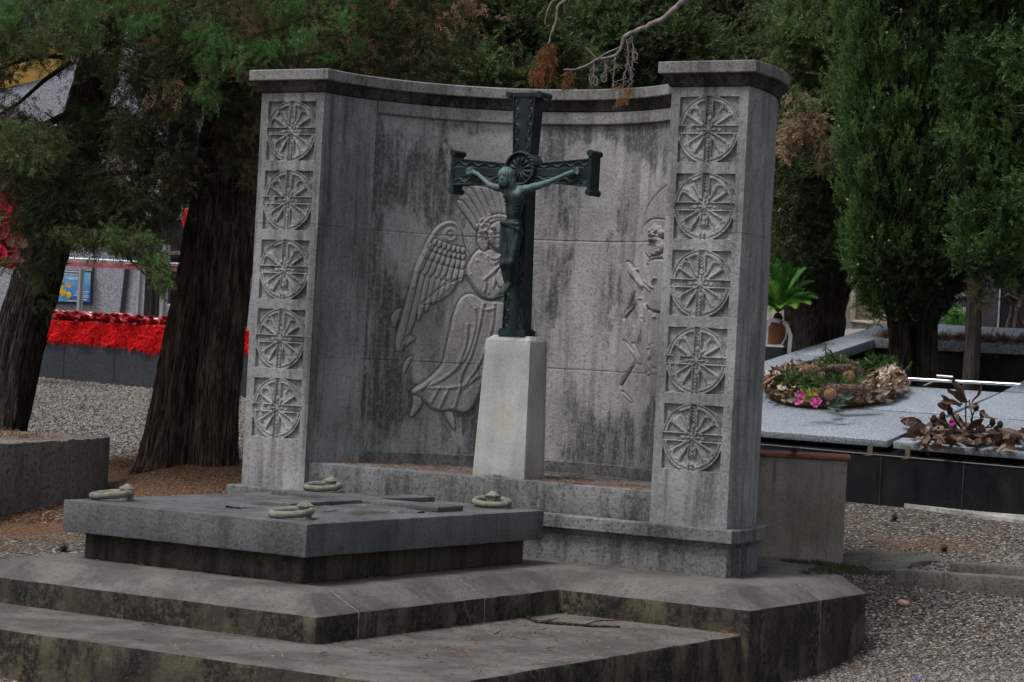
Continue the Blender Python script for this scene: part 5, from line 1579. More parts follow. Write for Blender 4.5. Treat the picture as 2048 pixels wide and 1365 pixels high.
# black base: hollow, four walls
o_ = -.10
def wallp(pts, depth): 
    bm = bmesh.new(); P = [on(x, y, o_) for x, y in pts]; add_prism(bm, P, (0, 0, -depth)); return mesh_bm(bm)
link('base', wallp([(1430, 882.5), (2110, 943), (2110, 800), (2000, 795), (1797, 781), (1430, 755)], 1.2), M['black'], RT)
link('inner_wall', wallp([(1600, 712), (1700, 683), (1745, 688), (1640, 724)], 1.6), M['black'], RT)
link('inner_wall', wallp([(1700, 683), (1778, 662), (2160, 680), (2160, 712), (1745, 695)], 1.8), M['black'], RT)
bm = bmesh.new()
P = [on(x, y, o_ - .9) for x, y in ((1500, 800), (2100, 800), (2150, 690), (1700, 680))]; add_prism(bm, P, (0, 0, -.1))
link('soil', mesh_bm(bm), flat('dark_soil', (.02, .016, .012), .95, .1, var=.5), RT)
m = MB()
p = [on(1430, 881.5, o_ + .004), on(2110, 942, o_ + .004)]
m.tube(p, .007, 6)
link('edge_strip', m.mesh(), flat('dark_polished_edge', (.035, .037, .04), .45, .4), RT)
m = MB()
Fd = unit((on(2110, 943, o_) - on(1430, 882.5, o_)) * np.array([1, 1, 0])); Fn = np.array([Fd[1], -Fd[0], 0])
for px, py in ((1602, 899), (1763, 913), (1928, 928)):
    q = on(px, py, o_); q = q + Fn * .002; m = MB(); m.box(q - UZ * .6, Fd, Fn, UZ, .0022, .003, .6); link('tile_seam', m.mesh(), M['seam'], RT)
m = MB(); q0, q1 = on(1560, 745, .07), on(2041, 770, .07); m.tube([q0, q1], .016, 10)
link('handrail', m.mesh(), M['steel'], RT, 60)
m = MB(); m.tube([on(1874, 752, .11), on(1906, 754.5, .11)], .011, 8); m.tube([on(1890, 753.5, .11), on(1890, 757, .05)], .006, 6)
link('handle', m.mesh(), M['steel'], RT, 60)
m = MB(); m.tube([on(1872, 762, .05), on(1848, 772, -.0)], .008, 6); link('stay', m.mesh(), M['steel'], RT, 60)
for (x, y) in ((1742, 896), (1817, 902)):
    m = MB(); q = on(x, y - 6, 0) ; fq = Fn * .02
    m.box(q + Fn * .012 - UZ * .035, Fd, Fn, UZ, .020, .003, .045); m.box(q + Fn * .045 - UZ * .082, Fd, Fn, UZ, .024, .035, .003)
    link('bracket', m.mesh(), flat('brass_bracket', (.20, .16, .12), .45, .4, .6), RT)
L = Leaves()
for k in range(120):
    x = rng.uniform(1760, 2090); y = np.interp(x, [1760, 2090], [674, 689]) - abs(rng.normal()) * 5
    L.clump(on(x, y, .02), (.10, .10, .008), 12, (0, 0, .1), .06, rng.choice([.1, .2, .3]), 1.)
for k in range(50):
    x = rng.uniform(1660, 2060); y = np.interp(x, [1650, 1749, 2060], [712, 692, 708]) + rng.normal() * 1.
    L.clump(on(x, y, -.085), (.10, .10, .02), 14, (0, 0, .1), .06, rng.choice([.1, .2, .3]), 1.)
nl = L.build('needle_heap', M['needles'], SPR_O, RT); nl['kind'] = 'stuff'
# broken pale mortar strip along its foot
KS = thing('pale_kerb', 'cracked whitish mortar strip along the foot of the black tomb', 'kerb', W(1850, 1010, 18.4))
m = MB()
nk = 60
top, bot = [], []
for i in range(nk):
    x = 1660 + 460 * i / (nk - 1); y = np.interp(x, [1697, 2048], [984, 1023]); y2 = np.interp(x, [1697, 1850, 1950, 2048], [994, 1013, 1030, 1041]) + rng.normal() * 1.2
    d = np.interp(x, [1700, 2048], [19.15, 18.2])
    a_ = W(x, y, d); b_ = W(x, y2, d - .25)
    a_[2] = max(a_[2], gz(*a_[:2]) + .02); b_[2] = gz(*b_[:2]) + .03
    top.append(a_); bot.append(b_)
V = np.array([v for a_, b_ in zip(top, bot) for v in (a_, b_, b_ - UZ * .15)])
F = [(i * 3 + k, i * 3 + k + 1, i * 3 + k + 4, i * 3 + k + 3) for i in range(nk - 1) for k in (0, 1)]
m.add(V, F); link('strip', m.mesh(), stone('pale_mortar_strip', (.42, .41, .39), .2, .5, warmth=.2, patch=.3, fine=40.), KS)

# ---- wreath on the lid
wc = on(1668, 790)
RW = .60; tw = .10
WX = unit(on(1768, 797) - on(1568, 783)); WY = np.cross(NP, WX)
WR = thing('wreath', 'dried leaf wreath with pine cones, fir sprigs and pink flowers on the granite lid', 'wreath', wc)
m = MB()
th = np.linspace(0, 2 * np.pi, 49)
def wp(a, r=0., h=0.): return wc + (WX * math.cos(a) + WY * math.sin(a)) * (RW - tw + r) + NP * (tw * .8 + h)
m.add(*tube_vf([wp(t) for t in th], tw * .8, 12, False)[:2])
link('ring', m.mesh(), flat('brown_straw', (.12, .065, .035), .9, .1, var=.5, sc=30.), WR)
V, F, T = [], [], []
def petal(V, F, T, c, d, nrm, L_, w, tint, cup=.2):
    d = unit(d); s = unit(np.cross(d, nrm)); n0 = len(V); nrm = unit(np.cross(s, d))
    V += [c - s * w * .3, c + s * w * .3, c + d * L_ * .5 + s * w + nrm * L_ * cup, c + d * L_ * .5 - s * w + nrm * L_ * cup, c + d * L_ * .5 + nrm * L_ * (cup - .08), c + d * L_ + nrm * L_ * cup * .3]
    F += [(n0, n0 + 1, n0 + 2, n0 + 4), (n0, n0 + 4, n0 + 3, n0), (n0 + 4, n0 + 2, n0 + 5, n0 + 4), (n0 + 3, n0 + 4, n0 + 5, n0 + 3)]
    T += [tint] * 6
for k in range(1700):
    a = rng.uniform(0, 2 * np.pi)
    if abs(math.cos(a)) < .72 and rng.random() < .7: continue
    b_ = rng.uniform(-.3, np.pi + .3)
    o = (WX * math.cos(a) + WY * math.sin(a)) * math.cos(b_) + NP * math.sin(b_)
    c = wp(a) + o * tw * .82
    tang = (-WX * math.sin(a) + WY * math.cos(a)) * (1 if k % 3 else -1)
    petal(V, F, T, c, tang + o * .5 + rng.normal(size=3) * .35, o, rng.uniform(.06, .11), rng.uniform(.015, .028), rng.random())
def tri_link(name, V, F, T, mat, parent):
    me = bpy.data.meshes.new('m'); me.from_pydata([tuple(v) for v in V], [], [tuple(dict.fromkeys(f)) for f in F]); me.update()
    at = me.attributes.new('tint', 'FLOAT', 'POINT'); at.data.foreach_set('value', np.array(T, np.float32)); return link(name, me, mat, parent)
M['dryleaf'] = leaf('dry_brown_leaf', (.11, .058, .032), (.22, .135, .08), (.48, .42, .34), (.48, .44, .40), .1)
tri_link('dry_leaves', V, F, T, M['dryleaf'], WR)
L = Leaves()
for k in range(110):
    a = rng.uniform(0, 2 * np.pi)
    if abs(math.cos(a)) > .70: continue
    L.clump(wp(a, rng.normal() * .05 - .02, .075), .055, 18, (WX * math.cos(a) * .2 + rng.normal(size=3) * .6 + NP * .3 - FV * .3), .10, rng.choice([.2, .4, .5, .6]), .5)
L.build('fir_sprigs', leaf('fir_needle', (.022, .05, .018), (.05, .11, .03), (.11, .20, .06), (.1, .1, .05), .2), SPR_C, WR)
def cone(c, r, ax, nm='pine_cone'):
    m = MB(); ax = unit(ax)
    u = unit(np.cross(ax, [.3, .5, .8])); v = np.cross(ax, u)
    m.ball(c, r * .62, 8, 6)
    for k in range(46):
        t = k / 45; z = -1 + 2 * t; rr = math.sqrt(max(0, 1 - z * z)) * .8 + .1; a = k * 2.4
        o = u * math.cos(a) + v * math.sin(a); p = c + ax * r * z * 1.05 + o * r * rr * .6
        s = np.cross(ax, o); e = unit(o + ax * .35)
        m.add([p - s * r * .2, p + s * r * .2, p + e * r * .45 + s * r * .14, p + e * r * .5, p + e * r * .45 - s * r * .14, p + e * r * .3 + ax * r * .12], [(0, 1, 2, 5), (0, 5, 4), (5, 2, 3), (5, 3, 4)])
    return m.mesh()
M['cone_dark'] = flat('dark_cone', (.035, .026, .024), .8, .2, var=.5, sc=60.)
M['cone_mid'] = flat('brown_cone', (.09, .055, .035), .8, .2, var=.5, sc=60.)
for (x, y, d, r) in ((1661, 753, 20.3, .062), (1650, 746, 20.5, .05), (1606, 756, 20.2, .05), (1614, 766, 20.1, .048), (1645, 801, 19.4, .035)):
    link('pine_cone', cone(W(x, y, d), r, rng.normal(size=3)), M['cone_dark'], WR, 40)
for (x, y, d, r) in ((1614, 739, 20.6, .045), (1697, 753, 20.3, .05), (1660, 789, 19.5, .052), (1643, 752, 20.2, .035)):
    c = W(x, y, d); m = MB(); m.ball(c, r * .75, 10, 8)
    for k in range(160):
        z = 1 - 2 * (k + .5) / 160; a = k * 2.39996; q = math.sqrt(1 - z * z); o = np.array([q * math.cos(a), q * math.sin(a), z]); m.tube([c + o * r * .7, c + o * r * 1.02], [.0035, .002], 3)
    link('dried_ball', m.mesh(), flat('tan_ball', (.40, .24, .15), .9, .1, var=.3, sc=90.), WR)
for pts in ([(1621, 745, 20.5), (1665, 736, 20.6), (1700, 737, 20.7), (1726, 746, 20.7), (1738, 752, 20.7)], [(1640, 780, 19.8), (1670, 777, 19.6), (1710, 778, 19.6), (1742, 781, 19.6)]):
    P = px_path(pts); m = MB(); m.tube(P, np.interp(np.linspace(0, 1, len(P)), [0, .3, .8, 1], [.014, .035, .042, .025]), 10)
    for k in range(420):
        i = rng.integers(0, len(P) - 1); t = rng.random(); c = P[i] * (1 - t) + P[i + 1] * t; o = unit(rng.normal(size=3)); m.tube([c + o * .03, c + o * .052], [.004, .003], 3)
    link('seed_spike', m.mesh(), flat('brown_spike', (.14, .10, .075), .9, .1, var=.6, sc=110.), WR)
for (x, y) in ((1598, 788), (1604, 790), (1600, 801), (1594, 804), (1632, 797), (1630, 809), (1625, 803), (1637, 802)):
    c = W(x, y, 19.35); V, F, T = [], [], []
    for k in range(6):
        a = k * 1.05; petal(V, F, T, c, RV * math.cos(a) + UV * math.sin(a) - FV * .4, -FV, .034, .014, rng.random(), .1)
    tri_link('pink_flower', V, F, T, leaf('pink_petal', (.62, .05, .25), (.75, .10, .35), (.80, .25, .45), (.8, .3, .5), .2) if 'pinkm' not in M else M['pinkm'], WR)
V, F, T = [], [], []
for k in range(40):
    c = W(rng.uniform(1606, 1640), rng.uniform(786, 808), 19.42); petal(V, F, T, c, rng.normal(size=3) + UV, -FV, .055, .014, rng.random())
tri_link('yellow_leaves', V, F, T, leaf('yellow_green_leaf', (.14, .16, .02), (.24, .26, .03), (.36, .36, .06), (.3, .3, .1), .2), WR)
V, F, T = [], [], []
for (x, y) in ((1655, 815), (1668, 806), (1684, 796), (1665, 818), (1660, 808)):
    for k in range(3): petal(V, F, T, W(x, y, 19.36), RV * .8 + UV * rng.uniform(-.3, .8) - FV * .3, -FV, .11, .024, rng.random() * .6)
tri_link('grey_green_leaves', V, F, T, leaf('grey_leaf', (.05, .08, .065), (.09, .13, .11), (.14, .18, .15), (.1, .1, .1), .1), WR)
fpc = flat('faded_pink_cord', (.42, .17, .15), .8)
for pts in ([(1524, 770, 20.), (1550, 753, 20.2), (1580, 747, 20.4), (1606, 752, 20.4)], [(1734, 753, 20.5), (1760, 747, 20.5), (1788, 749, 20.5), (1800, 756, 20.4), (1822, 763, 20.3)]):
    m = MB(); m.tube(px_path(pts), .009, 6); link('ribbon_cord', m.mesh(), fpc, WR)

# ---- dead bouquet on the right lid
bc = on(1940, 868)
BQ = thing('dead_bouquet', 'withered brown bouquet with big dry leaves on the granite lid by the brackets', 'bouquet', bc)
V, F, T = [], [], []
def bigleaf(c, d, L_, w, tint):
    d = unit(d); s = unit(np.cross(d, rng.normal(size=3))); n = np.cross(s, d); n0 = len(V); k = 6
    for i in range(k + 1):
        t = i / k; ww = w * math.sin(math.pi * min(1, t * .92 + .06)) ** .8; cc = c + d * L_ * t + n * L_ * (.25 * t * t + .04 * math.sin(t * 9))
        V.extend([cc - s * ww + n * ww * .5, cc, cc + s * ww + n * ww * .4]); T.extend([tint] * 3)
    for i in range(k):
        a = n0 + i * 3
        F.extend([(a, a + 1, a + 4, a + 3), (a + 1, a + 2, a + 5, a + 4)])
for k in range(150):
    x = rng.uniform(1835, 2075); y = 872 + (x - 1940) * .085 + rng.normal() * 9
    q = on(x, y, .03 + abs(rng.normal()) * .05 * max(.3, 1 - abs(x - 1945) / 110))
    bigleaf(q, np.append(rng.normal(size=2), rng.normal() * .3), rng.uniform(.10, .22), rng.uniform(.02, .045), rng.choice([.05, .15, .25, .4, .55]))
for (x0, y0, x1, y1, w) in ((1935, 805, 1902, 765, .045), (1932, 800, 1915, 770, .03), (1925, 806, 1893, 790, .045), (1920, 815, 1884, 808, .035), (1945, 808, 1972, 780, .025), (1934, 815, 1958, 822, .03), (1955, 822, 1984, 850, .03), (1900, 818, 1888, 812, .03), (1930, 880, 1946, 915, .045), (1940, 885, 1935, 910, .035), (1990, 885, 1998, 918, .05), (1985, 885, 1975, 905, .04), (1994, 882, 2020, 902, .035), (1850, 852, 1828, 870, .04), (2030, 880, 2050, 895, .04)):
    a_, b_ = W(x0, y0, 18.7), W(x1, y1, 18.55); bigleaf(a_, b_ - a_, np.linalg.norm(b_ - a_) * 1.1, w, rng.choice([.2, .3, .45, .5]))
tri_link('dry_leaves', V, F, T, leaf('withered_leaf', (.065, .042, .034), (.17, .115, .09), (.36, .26, .19), (.3, .2, .15), .08), BQ)
m = MB()
for (x0, y0, x1, y1) in ((1934, 870, 1932, 798), (1940, 870, 1938, 800), (1928, 865, 1900, 822), (1945, 865, 1952, 815), (1950, 870, 1965, 828), (1960, 870, 1985, 845), (1920, 868, 1885, 832), (1915, 870, 1868, 838), (1970, 875, 2000, 850), (1930, 868, 1896, 815)):
    m.tube([W(x0, y0, 18.8), W((x0 + x1) / 2 + rng.normal() * 3, (y0 + y1) / 2, 18.75), W(x1, y1, 18.7)], .006, 5)
    if x1 not in (1932, 1938): m.ball(W(x1, y1, 18.7), .026, 8, 6, (1, 1, 1.3))
link('stem', m.mesh(), flat('dark_stem', (.035, .024, .022), .85, .1), BQ)
V, F, T = [], [], []
for k in range(8): petal(V, F, T, W(1903, 846, 18.5), RV * math.cos(k) + UV * math.sin(k) - FV * .3, -FV, .03, .012, .3)
tri_link('pink_flower', V, F, T, leaf('magenta_petal', (.5, .02, .3), (.6, .04, .36), (.7, .1, .4), (.7, .2, .4), .2), BQ)

# ---- potted cycad on a dark grave, white stand
GBK = thing('black_grave', 'low black polished grave under the potted palm, left of the granite rim', 'grave', W(1540, 760, 22.5))
pz = W(1550, 692, 22.4)
bm = bmesh.new(); c = W(1505, 692, 22.4); ex = RV * np.array([1, 1, 0]); ex = unit(ex); ey = np.array([-ex[1], ex[0], 0])
add_prism(bm, [c - ex * .8, c + ex * .49, c + ex * .49 + ey * .9, c - ex * .8 + ey * .9], (0, 0, -1.3))
link('block', rough_mesh(bm, 5., 0, .01), M['black'], GBK, 30)
PC = thing('potted_palm', 'terracotta pot with bright green sago palm beside the right pillar', 'potted plant', W(1553, 690, 22.6))
u2 = 22.6 * SC
m = MB()
pc0 = W(1553, 690, 22.6)
prof = [(.0, 0.), (.085, 0.), (.098, .10), (.108, .17), (.112, .19), (.118, .19), (.118, .225), (.10, .225), (.095, .20), (.0, .20)]
th = np.linspace(0, 2 * np.pi, 28, endpoint=False)
V = [(pc0[0] + r * math.cos(t), pc0[1] + r * math.sin(t), pc0[2] + z) for r, z in prof for t in th]
m.add(V, [(i * 28 + j, i * 28 + (j + 1) % 28, (i + 1) * 28 + (j + 1) % 28, (i + 1) * 28 + j) for i in range(len(prof) - 1) for j in range(28)])
link('pot', m.mesh(), M['tile'] if False else flat('terracotta', (.30, .12, .07), .85, .15, var=.15, sc=8.), PC, 40)
m = MB(); m.ball(pc0 + UZ * .255, .045, 10, 8, (1, 1, 1.1)); link('stump', m.mesh(), M['bark'], PC, 60)
V, F, T = [], [], []
heart = pc0 + UZ * .30
for k, (x1, y1, dd) in enumerate(((1552, 520, 0), (1575, 530, -.2), (1596, 540, -.1), (1612, 538, .1), (1626, 565, -.1), (1632, 598, -.25), (1618, 610, -.4), (1590, 618, -.5), (1540, 530, -.3), (1530, 560, -.5), (1515, 590, -.2), (1500, 610, -.3), (1560, 618, -.6), (1605, 580, -.3), (1520, 545, .2), (1580, 560, .3), (1628, 590, .2), (1540, 625, -.5))):
    tip = W(x1, y1, 22.6 + dd); mid = (heart + tip) / 2 + UZ * .09
    N_ = 44
    for i in range(1, N_):
        t = i / N_; c = heart * (1 - t) ** 2 + 2 * mid * t * (1 - t) + tip * t * t
        tg_ = unit(2 * (mid - heart) * (1 - t) + 2 * (tip - mid) * t); sd = unit(np.cross(tg_, UZ) + rng.normal(size=3) * .05); nn = np.cross(sd, tg_)
        L_ = .12 * math.sin(math.pi * min(1, .14 + t * .82)) + .014
        for s in (-1, 1):
            d = unit(sd * s * .7 + tg_ * .75 + nn * .35); n0 = len(V); w = tg_ * .012
            V += [c - w, c + w, c + d * L_]; F.append((n0, n0 + 1, n0 + 2)); T += [.25 + .3 * rng.random() + .25 * (dd < -.3)] * 3
    n0 = len(V)
tri_link('frond', V, F, T, leaf('palm_leaf', (.03, .09, .02), (.06, .19, .035), (.17, .34, .05), (.3, .3, .1), .3), PC)
WS = thing('white_stand', 'white strap metal stand holding the terracotta pot', 'plant stand', W(1553, 700, 22.4))
m = MB()
for pts in ([(1531, 690, 22.4), (1533, 655, 22.4), (1540, 640, 22.4), (1556, 642, 22.4), (1560, 645, 22.5)], [(1568, 645, 22.4), (1574, 652, 22.35), (1581, 672, 22.3), (1578, 706, 22.3)], [(1573, 648, 22.42), (1572, 675, 22.4), (1563, 690, 22.4), (1545, 692, 22.4)]):
    P = px_path(pts)
    for a_, b_ in zip(P, P[1:]):
        d = unit(b_ - a_); s = unit(np.cross(d, FV)); m.box((a_ + b_) / 2, d, s, np.cross(d, s), np.linalg.norm(b_ - a_) / 2 + .004, .018 if pts[0][0] != 1573 else .006, .004)
link('strap', m.mesh(), flat('white_paint', (.62, .63, .65), .5, .3, var=.08), WS)

# ------------------------------------------------------------------ concrete box behind the right pillar
BX = thing('concrete_box', 'stained concrete box with reddish tile lid behind the right pillar', 'box', W(1610, 1130, 16.2))
b0, b1 = W(1440, 905, 16.25), W(1695, 925, 16.25); b1[2] = b0[2] = (b0[2] + b1[2]) / 2
ax_ = unit((b1 - b0)); ay_ = unit((ray(1640, 925)) * np.array([1, 1, 0]))
bm = bmesh.new(); add_prism(bm, [b0, b1, b1 + ay_ * .55, b0 + ay_ * .55], (0, 0, -1.2))
link('body', rough_mesh(bm, .09, .003, .01), M['concrete_box'], BX, 40)
bm = bmesh.new(); o3 = np.array([0, 0, .001]); add_prism(bm, [b0 - ay_ * .02 + o3 - ax_ * .02, b1 - ay_ * .02 + ax_ * .022 + o3, b1 + ay_ * .57 + ax_ * .02 + o3, b0 + ay_ * .57 + o3], (0, 0, .022))
link('tile_lid', rough_mesh(bm, .08, .003, .003), M['tile'], BX, 40)
# kerbs on the right
GK = 'low kerbs in the gravel at right'
for pts, lab, th_ in (([(1780, 1139, 15.6), (2120, 1157, 15.2)], 'long mossy low kerb in the gravel, the nearer one at right', .16), ([(1899, 1126, 15.95), (2120, 1133, 15.8)], 'short mossy kerb lying just behind the longer one at right', .16)):
    a_, b_ = W(*pts[0]), W(*pts[1]); b_[2] = (b_[2] + a_[2]) / 2; d = unit((b_ - a_) * np.array([1, 1, 0])); n_ = np.array([-d[1], d[0], 0])
    bm = bmesh.new(); add_prism(bm, [a_, b_, b_ + n_ * th_, a_ + n_ * th_], (0, 0, -.5))
    o = link('kerb', rough_mesh(bm, .06, .008, .02), M['kerb'], None, 40); tag(o, lab, 'kerb', GK)
# broken concrete patch
m = MB()
n = 40
pc_ = [(1680, 1100), (1700, 1080), (1760, 1078), (1830, 1085), (1875, 1090), (1888, 1105), (1850, 1112), (1825, 1118), (1815, 1132), (1760, 1135), (1700, 1128)]
bm = bmesh.new()
P = []
for x, y in pc_:
    d = np.interp(y, [1078, 1135], [16.9, 16.0]); q = W(x, y, d); q[2] = gz(q[0], q[1]) + (.035 if y > 1108 else .012); P.append(q)
add_prism(bm, P, (0, 0, -.3))
o = link('concrete_patch', rough_mesh(bm, .05, .02, .0), stone('pebbly_concrete', (.12, .115, .095), .3, .9, warm=(.10, .11, .05), warmth=.5, patch=.5, fine=45.), None, 50)
tag(o, 'broken pebbly concrete lump with ragged edge in the gravel at right', 'concrete')

# ------------------------------------------------------------------ buildings at right back
PB = thing('pale_building', 'pale rendered building with brown shuttered window far behind the right trees', 'building', W(1720, 655, 44))
def at5(px, py, o=0.): return W(px, py, 44 + o)
bm = bmesh.new(); add_prism(bm, [at5(1560, 665), at5(1850, 680), at5(1870, 250), at5(1580, 240)], FV * 4)
link('wall', mesh_bm(bm), stone('pale_render', (.42, .39, .34), .2, .1, warmth=.4, fine=20.), PB)
bm = bmesh.new(); add_prism(bm, [at5(1710, 570, -.03), at5(1746, 572, -.03), at5(1742, 642, -.03), at5(1706, 640, -.03)], FV * .02)
wf = link('window', mesh_bm(bm), flat('brown_shutter', (.22, .17, .13), .7), PB)
m = MB(); m.tube([at5(1708, 560, -.06), at5(1705, 642, -.06), at5(1745, 646, -.06)], .05, 4); link('frame', m.mesh(), flat('stone_trim', (.40, .36, .30), .8), wf)
bm = bmesh.new(); add_prism(bm, [at5(1560, 632, -.02), at5(1706, 640, -.02), at5(1704, 662, -.02), at5(1560, 654, -.02)], FV * .02); link('plinth', mesh_bm(bm), flat('grey_plinth', (.27, .27, .27), .8), PB)
m = MB(); m.tube([at5(1672, 560, -.1), at5(1668, 640, -.1)], .06, 6); link('drainpipe', m.mesh(), flat('white_pipe', (.6, .6, .58), .5), PB)
bm = bmesh.new(); add_prism(bm, [at5(1679, 600, -.03), at5(1686, 600, -.03), at5(1683, 630, -.03), at5(1676, 630, -.03)], FV * .02); link('window', mesh_bm(bm), flat('grey_pane', (.13, .13, .13), .4), PB)
DBD = thing('dark_mausoleum', 'dark slate mausoleum wall with white scrawled graffiti behind the slim trunk', 'building', W(1960, 665, 31))
bm = bmesh.new(); add_prism(bm, [W(1855, 690, 31), W(1996, 690, 31), W(2010, 440, 31), W(1868, 440, 31)], FV * 3)
link('wall', mesh_bm(bm), flat('slate', (.042, .045, .055), .5, .4, var=.2, sc=3.), DBD)
bm = bmesh.new(); add_prism(bm, [W(1998, 690, 31.3), W(2200, 690, 31.3), W(2215, 440, 31.3), W(2012, 440, 31.3)], FV * 3)
link('side_wall', mesh_bm(bm), flat('black_slate', (.016, .017, .02), .5, .4, var=.2, sc=3.), DBD)
m = MB(); m.tube([W(1994, 690, 30.97), W(2008, 440, 30.97)], .012, 5); link('edge_trim', m.mesh(), flat('pale_trim', (.3, .31, .32), .6), DBD)
m = MB()
for pts in ([(1896, 640), (1893, 634), (1896, 629), (1903, 628)], [(1908, 622), (1910, 613), (1922, 615), (1930, 617)], [(1912, 620), (1920, 622), (1919, 632), (1923, 636)], [(1926, 634), (1928, 616)], [(1930, 634), (1932, 615), (1938, 612)], [(1923, 585), (1926, 591), (1934, 593), (1936, 570)], [(1900, 640), (1903, 633), (1910, 630)]):
    m.tube([W(x, y, 30.98) for x, y in pts], .010, 5)
link('graffiti', m.mesh(), flat('white_spray', (.40, .41, .43), .8), DBD)
L = Leaves(); SG = thing('shrub', 'small bright green shrub in front of the graffiti on the dark wall', 'shrub', W(1915, 655, 29))
for k in range(16): L.clump(W(rng.uniform(1900, 1932), rng.uniform(628, 652), 29), .07, 12, (0, -.3, .6), .12, .7, .8)
L.build('leaves', leaf('shrub_leaf', (.06, .16, .03), (.10, .26, .05), (.16, .36, .08), (.2, .3, .1), .3), SPR_O, SG)
TH_ = thing('bare_tree', 'thin bare brownish stems against the black wall at right edge', 'tree', W(2035, 660, 29))
m = MB()
for pts in ([(2025, 665, 29), (2036, 610, 29), (2030, 560, 29), (2034, 500, 29)], [(2036, 615, 29), (2048, 585, 29), (2055, 540, 29)], [(2034, 600, 29), (2015, 590, 29), (2008, 595, 29)], [(2030, 560, 29), (2042, 530, 29)], [(2012, 665, 29), (2022, 630, 29), (2026, 590, 29)], [(2060, 665, 29), (2040, 640, 29), (2036, 610, 29)]):
    m.tube(px_path(pts), np.linspace(.035, .012, len(pts)), 6)
link('stem', m.mesh(), M['bark'], TH_, 60)

# ------------------------------------------------------------------ litter on the steps
def scatter(name, label, regions, n, size, tints, mat, temps, zf):
    P, D, Sz, T = [], [], [], []
    for _ in range(n):
        r = regions[rng.integers(len(regions))]
        x, y = rng.uniform(r[0], r[1]), rng.uniform(r[2], r[3])
        if len(r) > 5 and rng.random() > r[5]: continue
        z = zf(x, y) if r[4] is None else r[4]
        P.append((x, y, z + .004)); a = rng.uniform(0, 6.28); D.append((math.cos(a), math.sin(a), rng.normal() * .06)); Sz.append(size * rng.uniform(.5, 1.6)); T.append(tints[rng.integers(len(tints))])
    o = foliage(np.array(P), np.array(D), np.array(Sz), np.array(T), temps, name, mat)
    tag(o, label, None, kind='stuff'); return o
SPN = [spray(s + 30, 3, .5, .9, .035, .4) for s in range(4)]
reg = [(-2.0, 2.25, -3.9, -3.15, -.523, .8), (1.12, 2.28, -3.15, -.74, -.523, .9), (1.12, 2.28, -3.15, -.74, -.523, .9)]
scatter('needle_litter', 'scattered orange brown needle twigs lying on the lower step', reg, 330, .055, [.2, .4, .6, .8], M['needles'], SPN, None)
band = []
for i in range(26):
    band += [(-.9 + i * .075, -.9 + (i + 1) * .075, -3.20, -3.13, -.523)]
edge = [(1.115, 1.16, -3.15, -.75, -.523), (1.115, 2.3, -.80, -.745, -.523), (-1.0, 1.1, -3.17, -3.115, -.523), (-.8, .7, -2.68, -2.62, -.293), (.66, .70, -2.6, -.5, -.293), (.75, 1.85, -.075, -.03, -.293), (.75, 1.3, -.1, -.03, -.293)]
scatter('needle_litter', 'brown needles gathered in the inner corners of the steps', edge, 700, .028, [.1, .3, .5, .7], M['needles'], SPN, None)
def inled(x, y): return .173
scatter('needle_litter', 'brown needles covering the ledge at the foot of the carved wall', [(-1.15, -.1, .1, .7, .173), (.32, 1.2, .06, .5, .173), (-.9, .9, .45, .95, .173)], 1500, .035, [.1, .2, .3, .5, .6], M['needles'], SPN, None)
scatter('needle_litter', 'brown needles on the grey tomb slab', [(-.9, .7, -2.65, -.35, .028)], 70, .035, [.3, .5, .7], M['needles'], SPN, None)
def gl(x, y): return float(gz(x, y)) + .01
T0 = W(372, 950, 18.4); T1 = W(1780, 1090, 17.)
scatter('needle_litter', 'brown needle litter on the ground under the leaning trees', [(T0[0] - 1.6, T0[0] + 1.0, T0[1] - 2.6, T0[1] + 1.2, None)], 9000, .06, [0, .05, .2, .4, .6, .85], M['needles'], SPN, gl)
# moss
def moss(label, c, rx, ry, n, tints, z):
    L = Leaves()
    for _ in range(n):
        a, q = rng.uniform(0, 6.28), math.sqrt(rng.random())
        L.clump((c[0] + rx * q * math.cos(a), c[1] + ry * q * math.sin(a), z), (.02, .02, .003), 8, (0, 0, .3), .016, tints[rng.integers(len(tints))], .8)
    o = L.build('moss', M['moss'], SPR_O, None); tag(o, label, None, kind='stuff')
moss('bright yellow green moss on the tomb slab', (.43, -1.72), .075, .16, 30, [.7, .85], .029)
moss('small green moss tuft at the foot of the pedestal', (.12, .12), .08, .03, 14, [.6, .8], .174)
moss('dark mossy growth on the platform behind the right pillar', (2.0, 1.15), .14, .45, 260, [.05, .1, .2, .3, .4, .96], -.292)
moss('dark moss along the platform edge before the box', (1.72, 1.5), .25, .16, 200, [.05, .1, .2, .3, .96], -.292)
L = Leaves()
for c, k in (((1.235, -.002, .0), 30), ((1.05, -.002, .09), 14), ((1.20, .034, .10), 60), ((1.16, .034, .06), 50), ((.93, .034, .11), 16), ((1.22, -.03, -.2), 26)):
    L.clump(np.array(c) + (0, -.004, 0), (.03, .006, .06), k, (0, -1, 0), .012, .2, .9)
o = L.build('dry_moss', leaf('rusty_moss', (.05, .022, .012), (.09, .04, .02), (.12, .06, .03), (.1, .05, .03), .1), SPR_O, None); tag(o, 'rusty dry moss on the ledge face beside the right pillar', None, kind='stuff')
# fallen twig
m = MB()
P = [Wz(x, y, -.515) for x, y in ((1035, 1228), (1075, 1244), (1125, 1248), (1180, 1252), (1240, 1254))]
m.tube(P, [.009, .010, .009, .008, .005], 7); m.tube([P[1], Wz(1105, 1240, -.51), Wz(1118, 1236, -.49)], [.005, .004, .002], 5); m.tube([Wz(1170, 1250, -.512), Wz(1195, 1242, -.508), Wz(1245, 1241, -.51)], [.005, .004, .002], 5)
o = link('fallen_twig', m.mesh(), M['bark'], None, 60); tag(o, 'fallen dark forked twig lying on the lower step', 'twig')
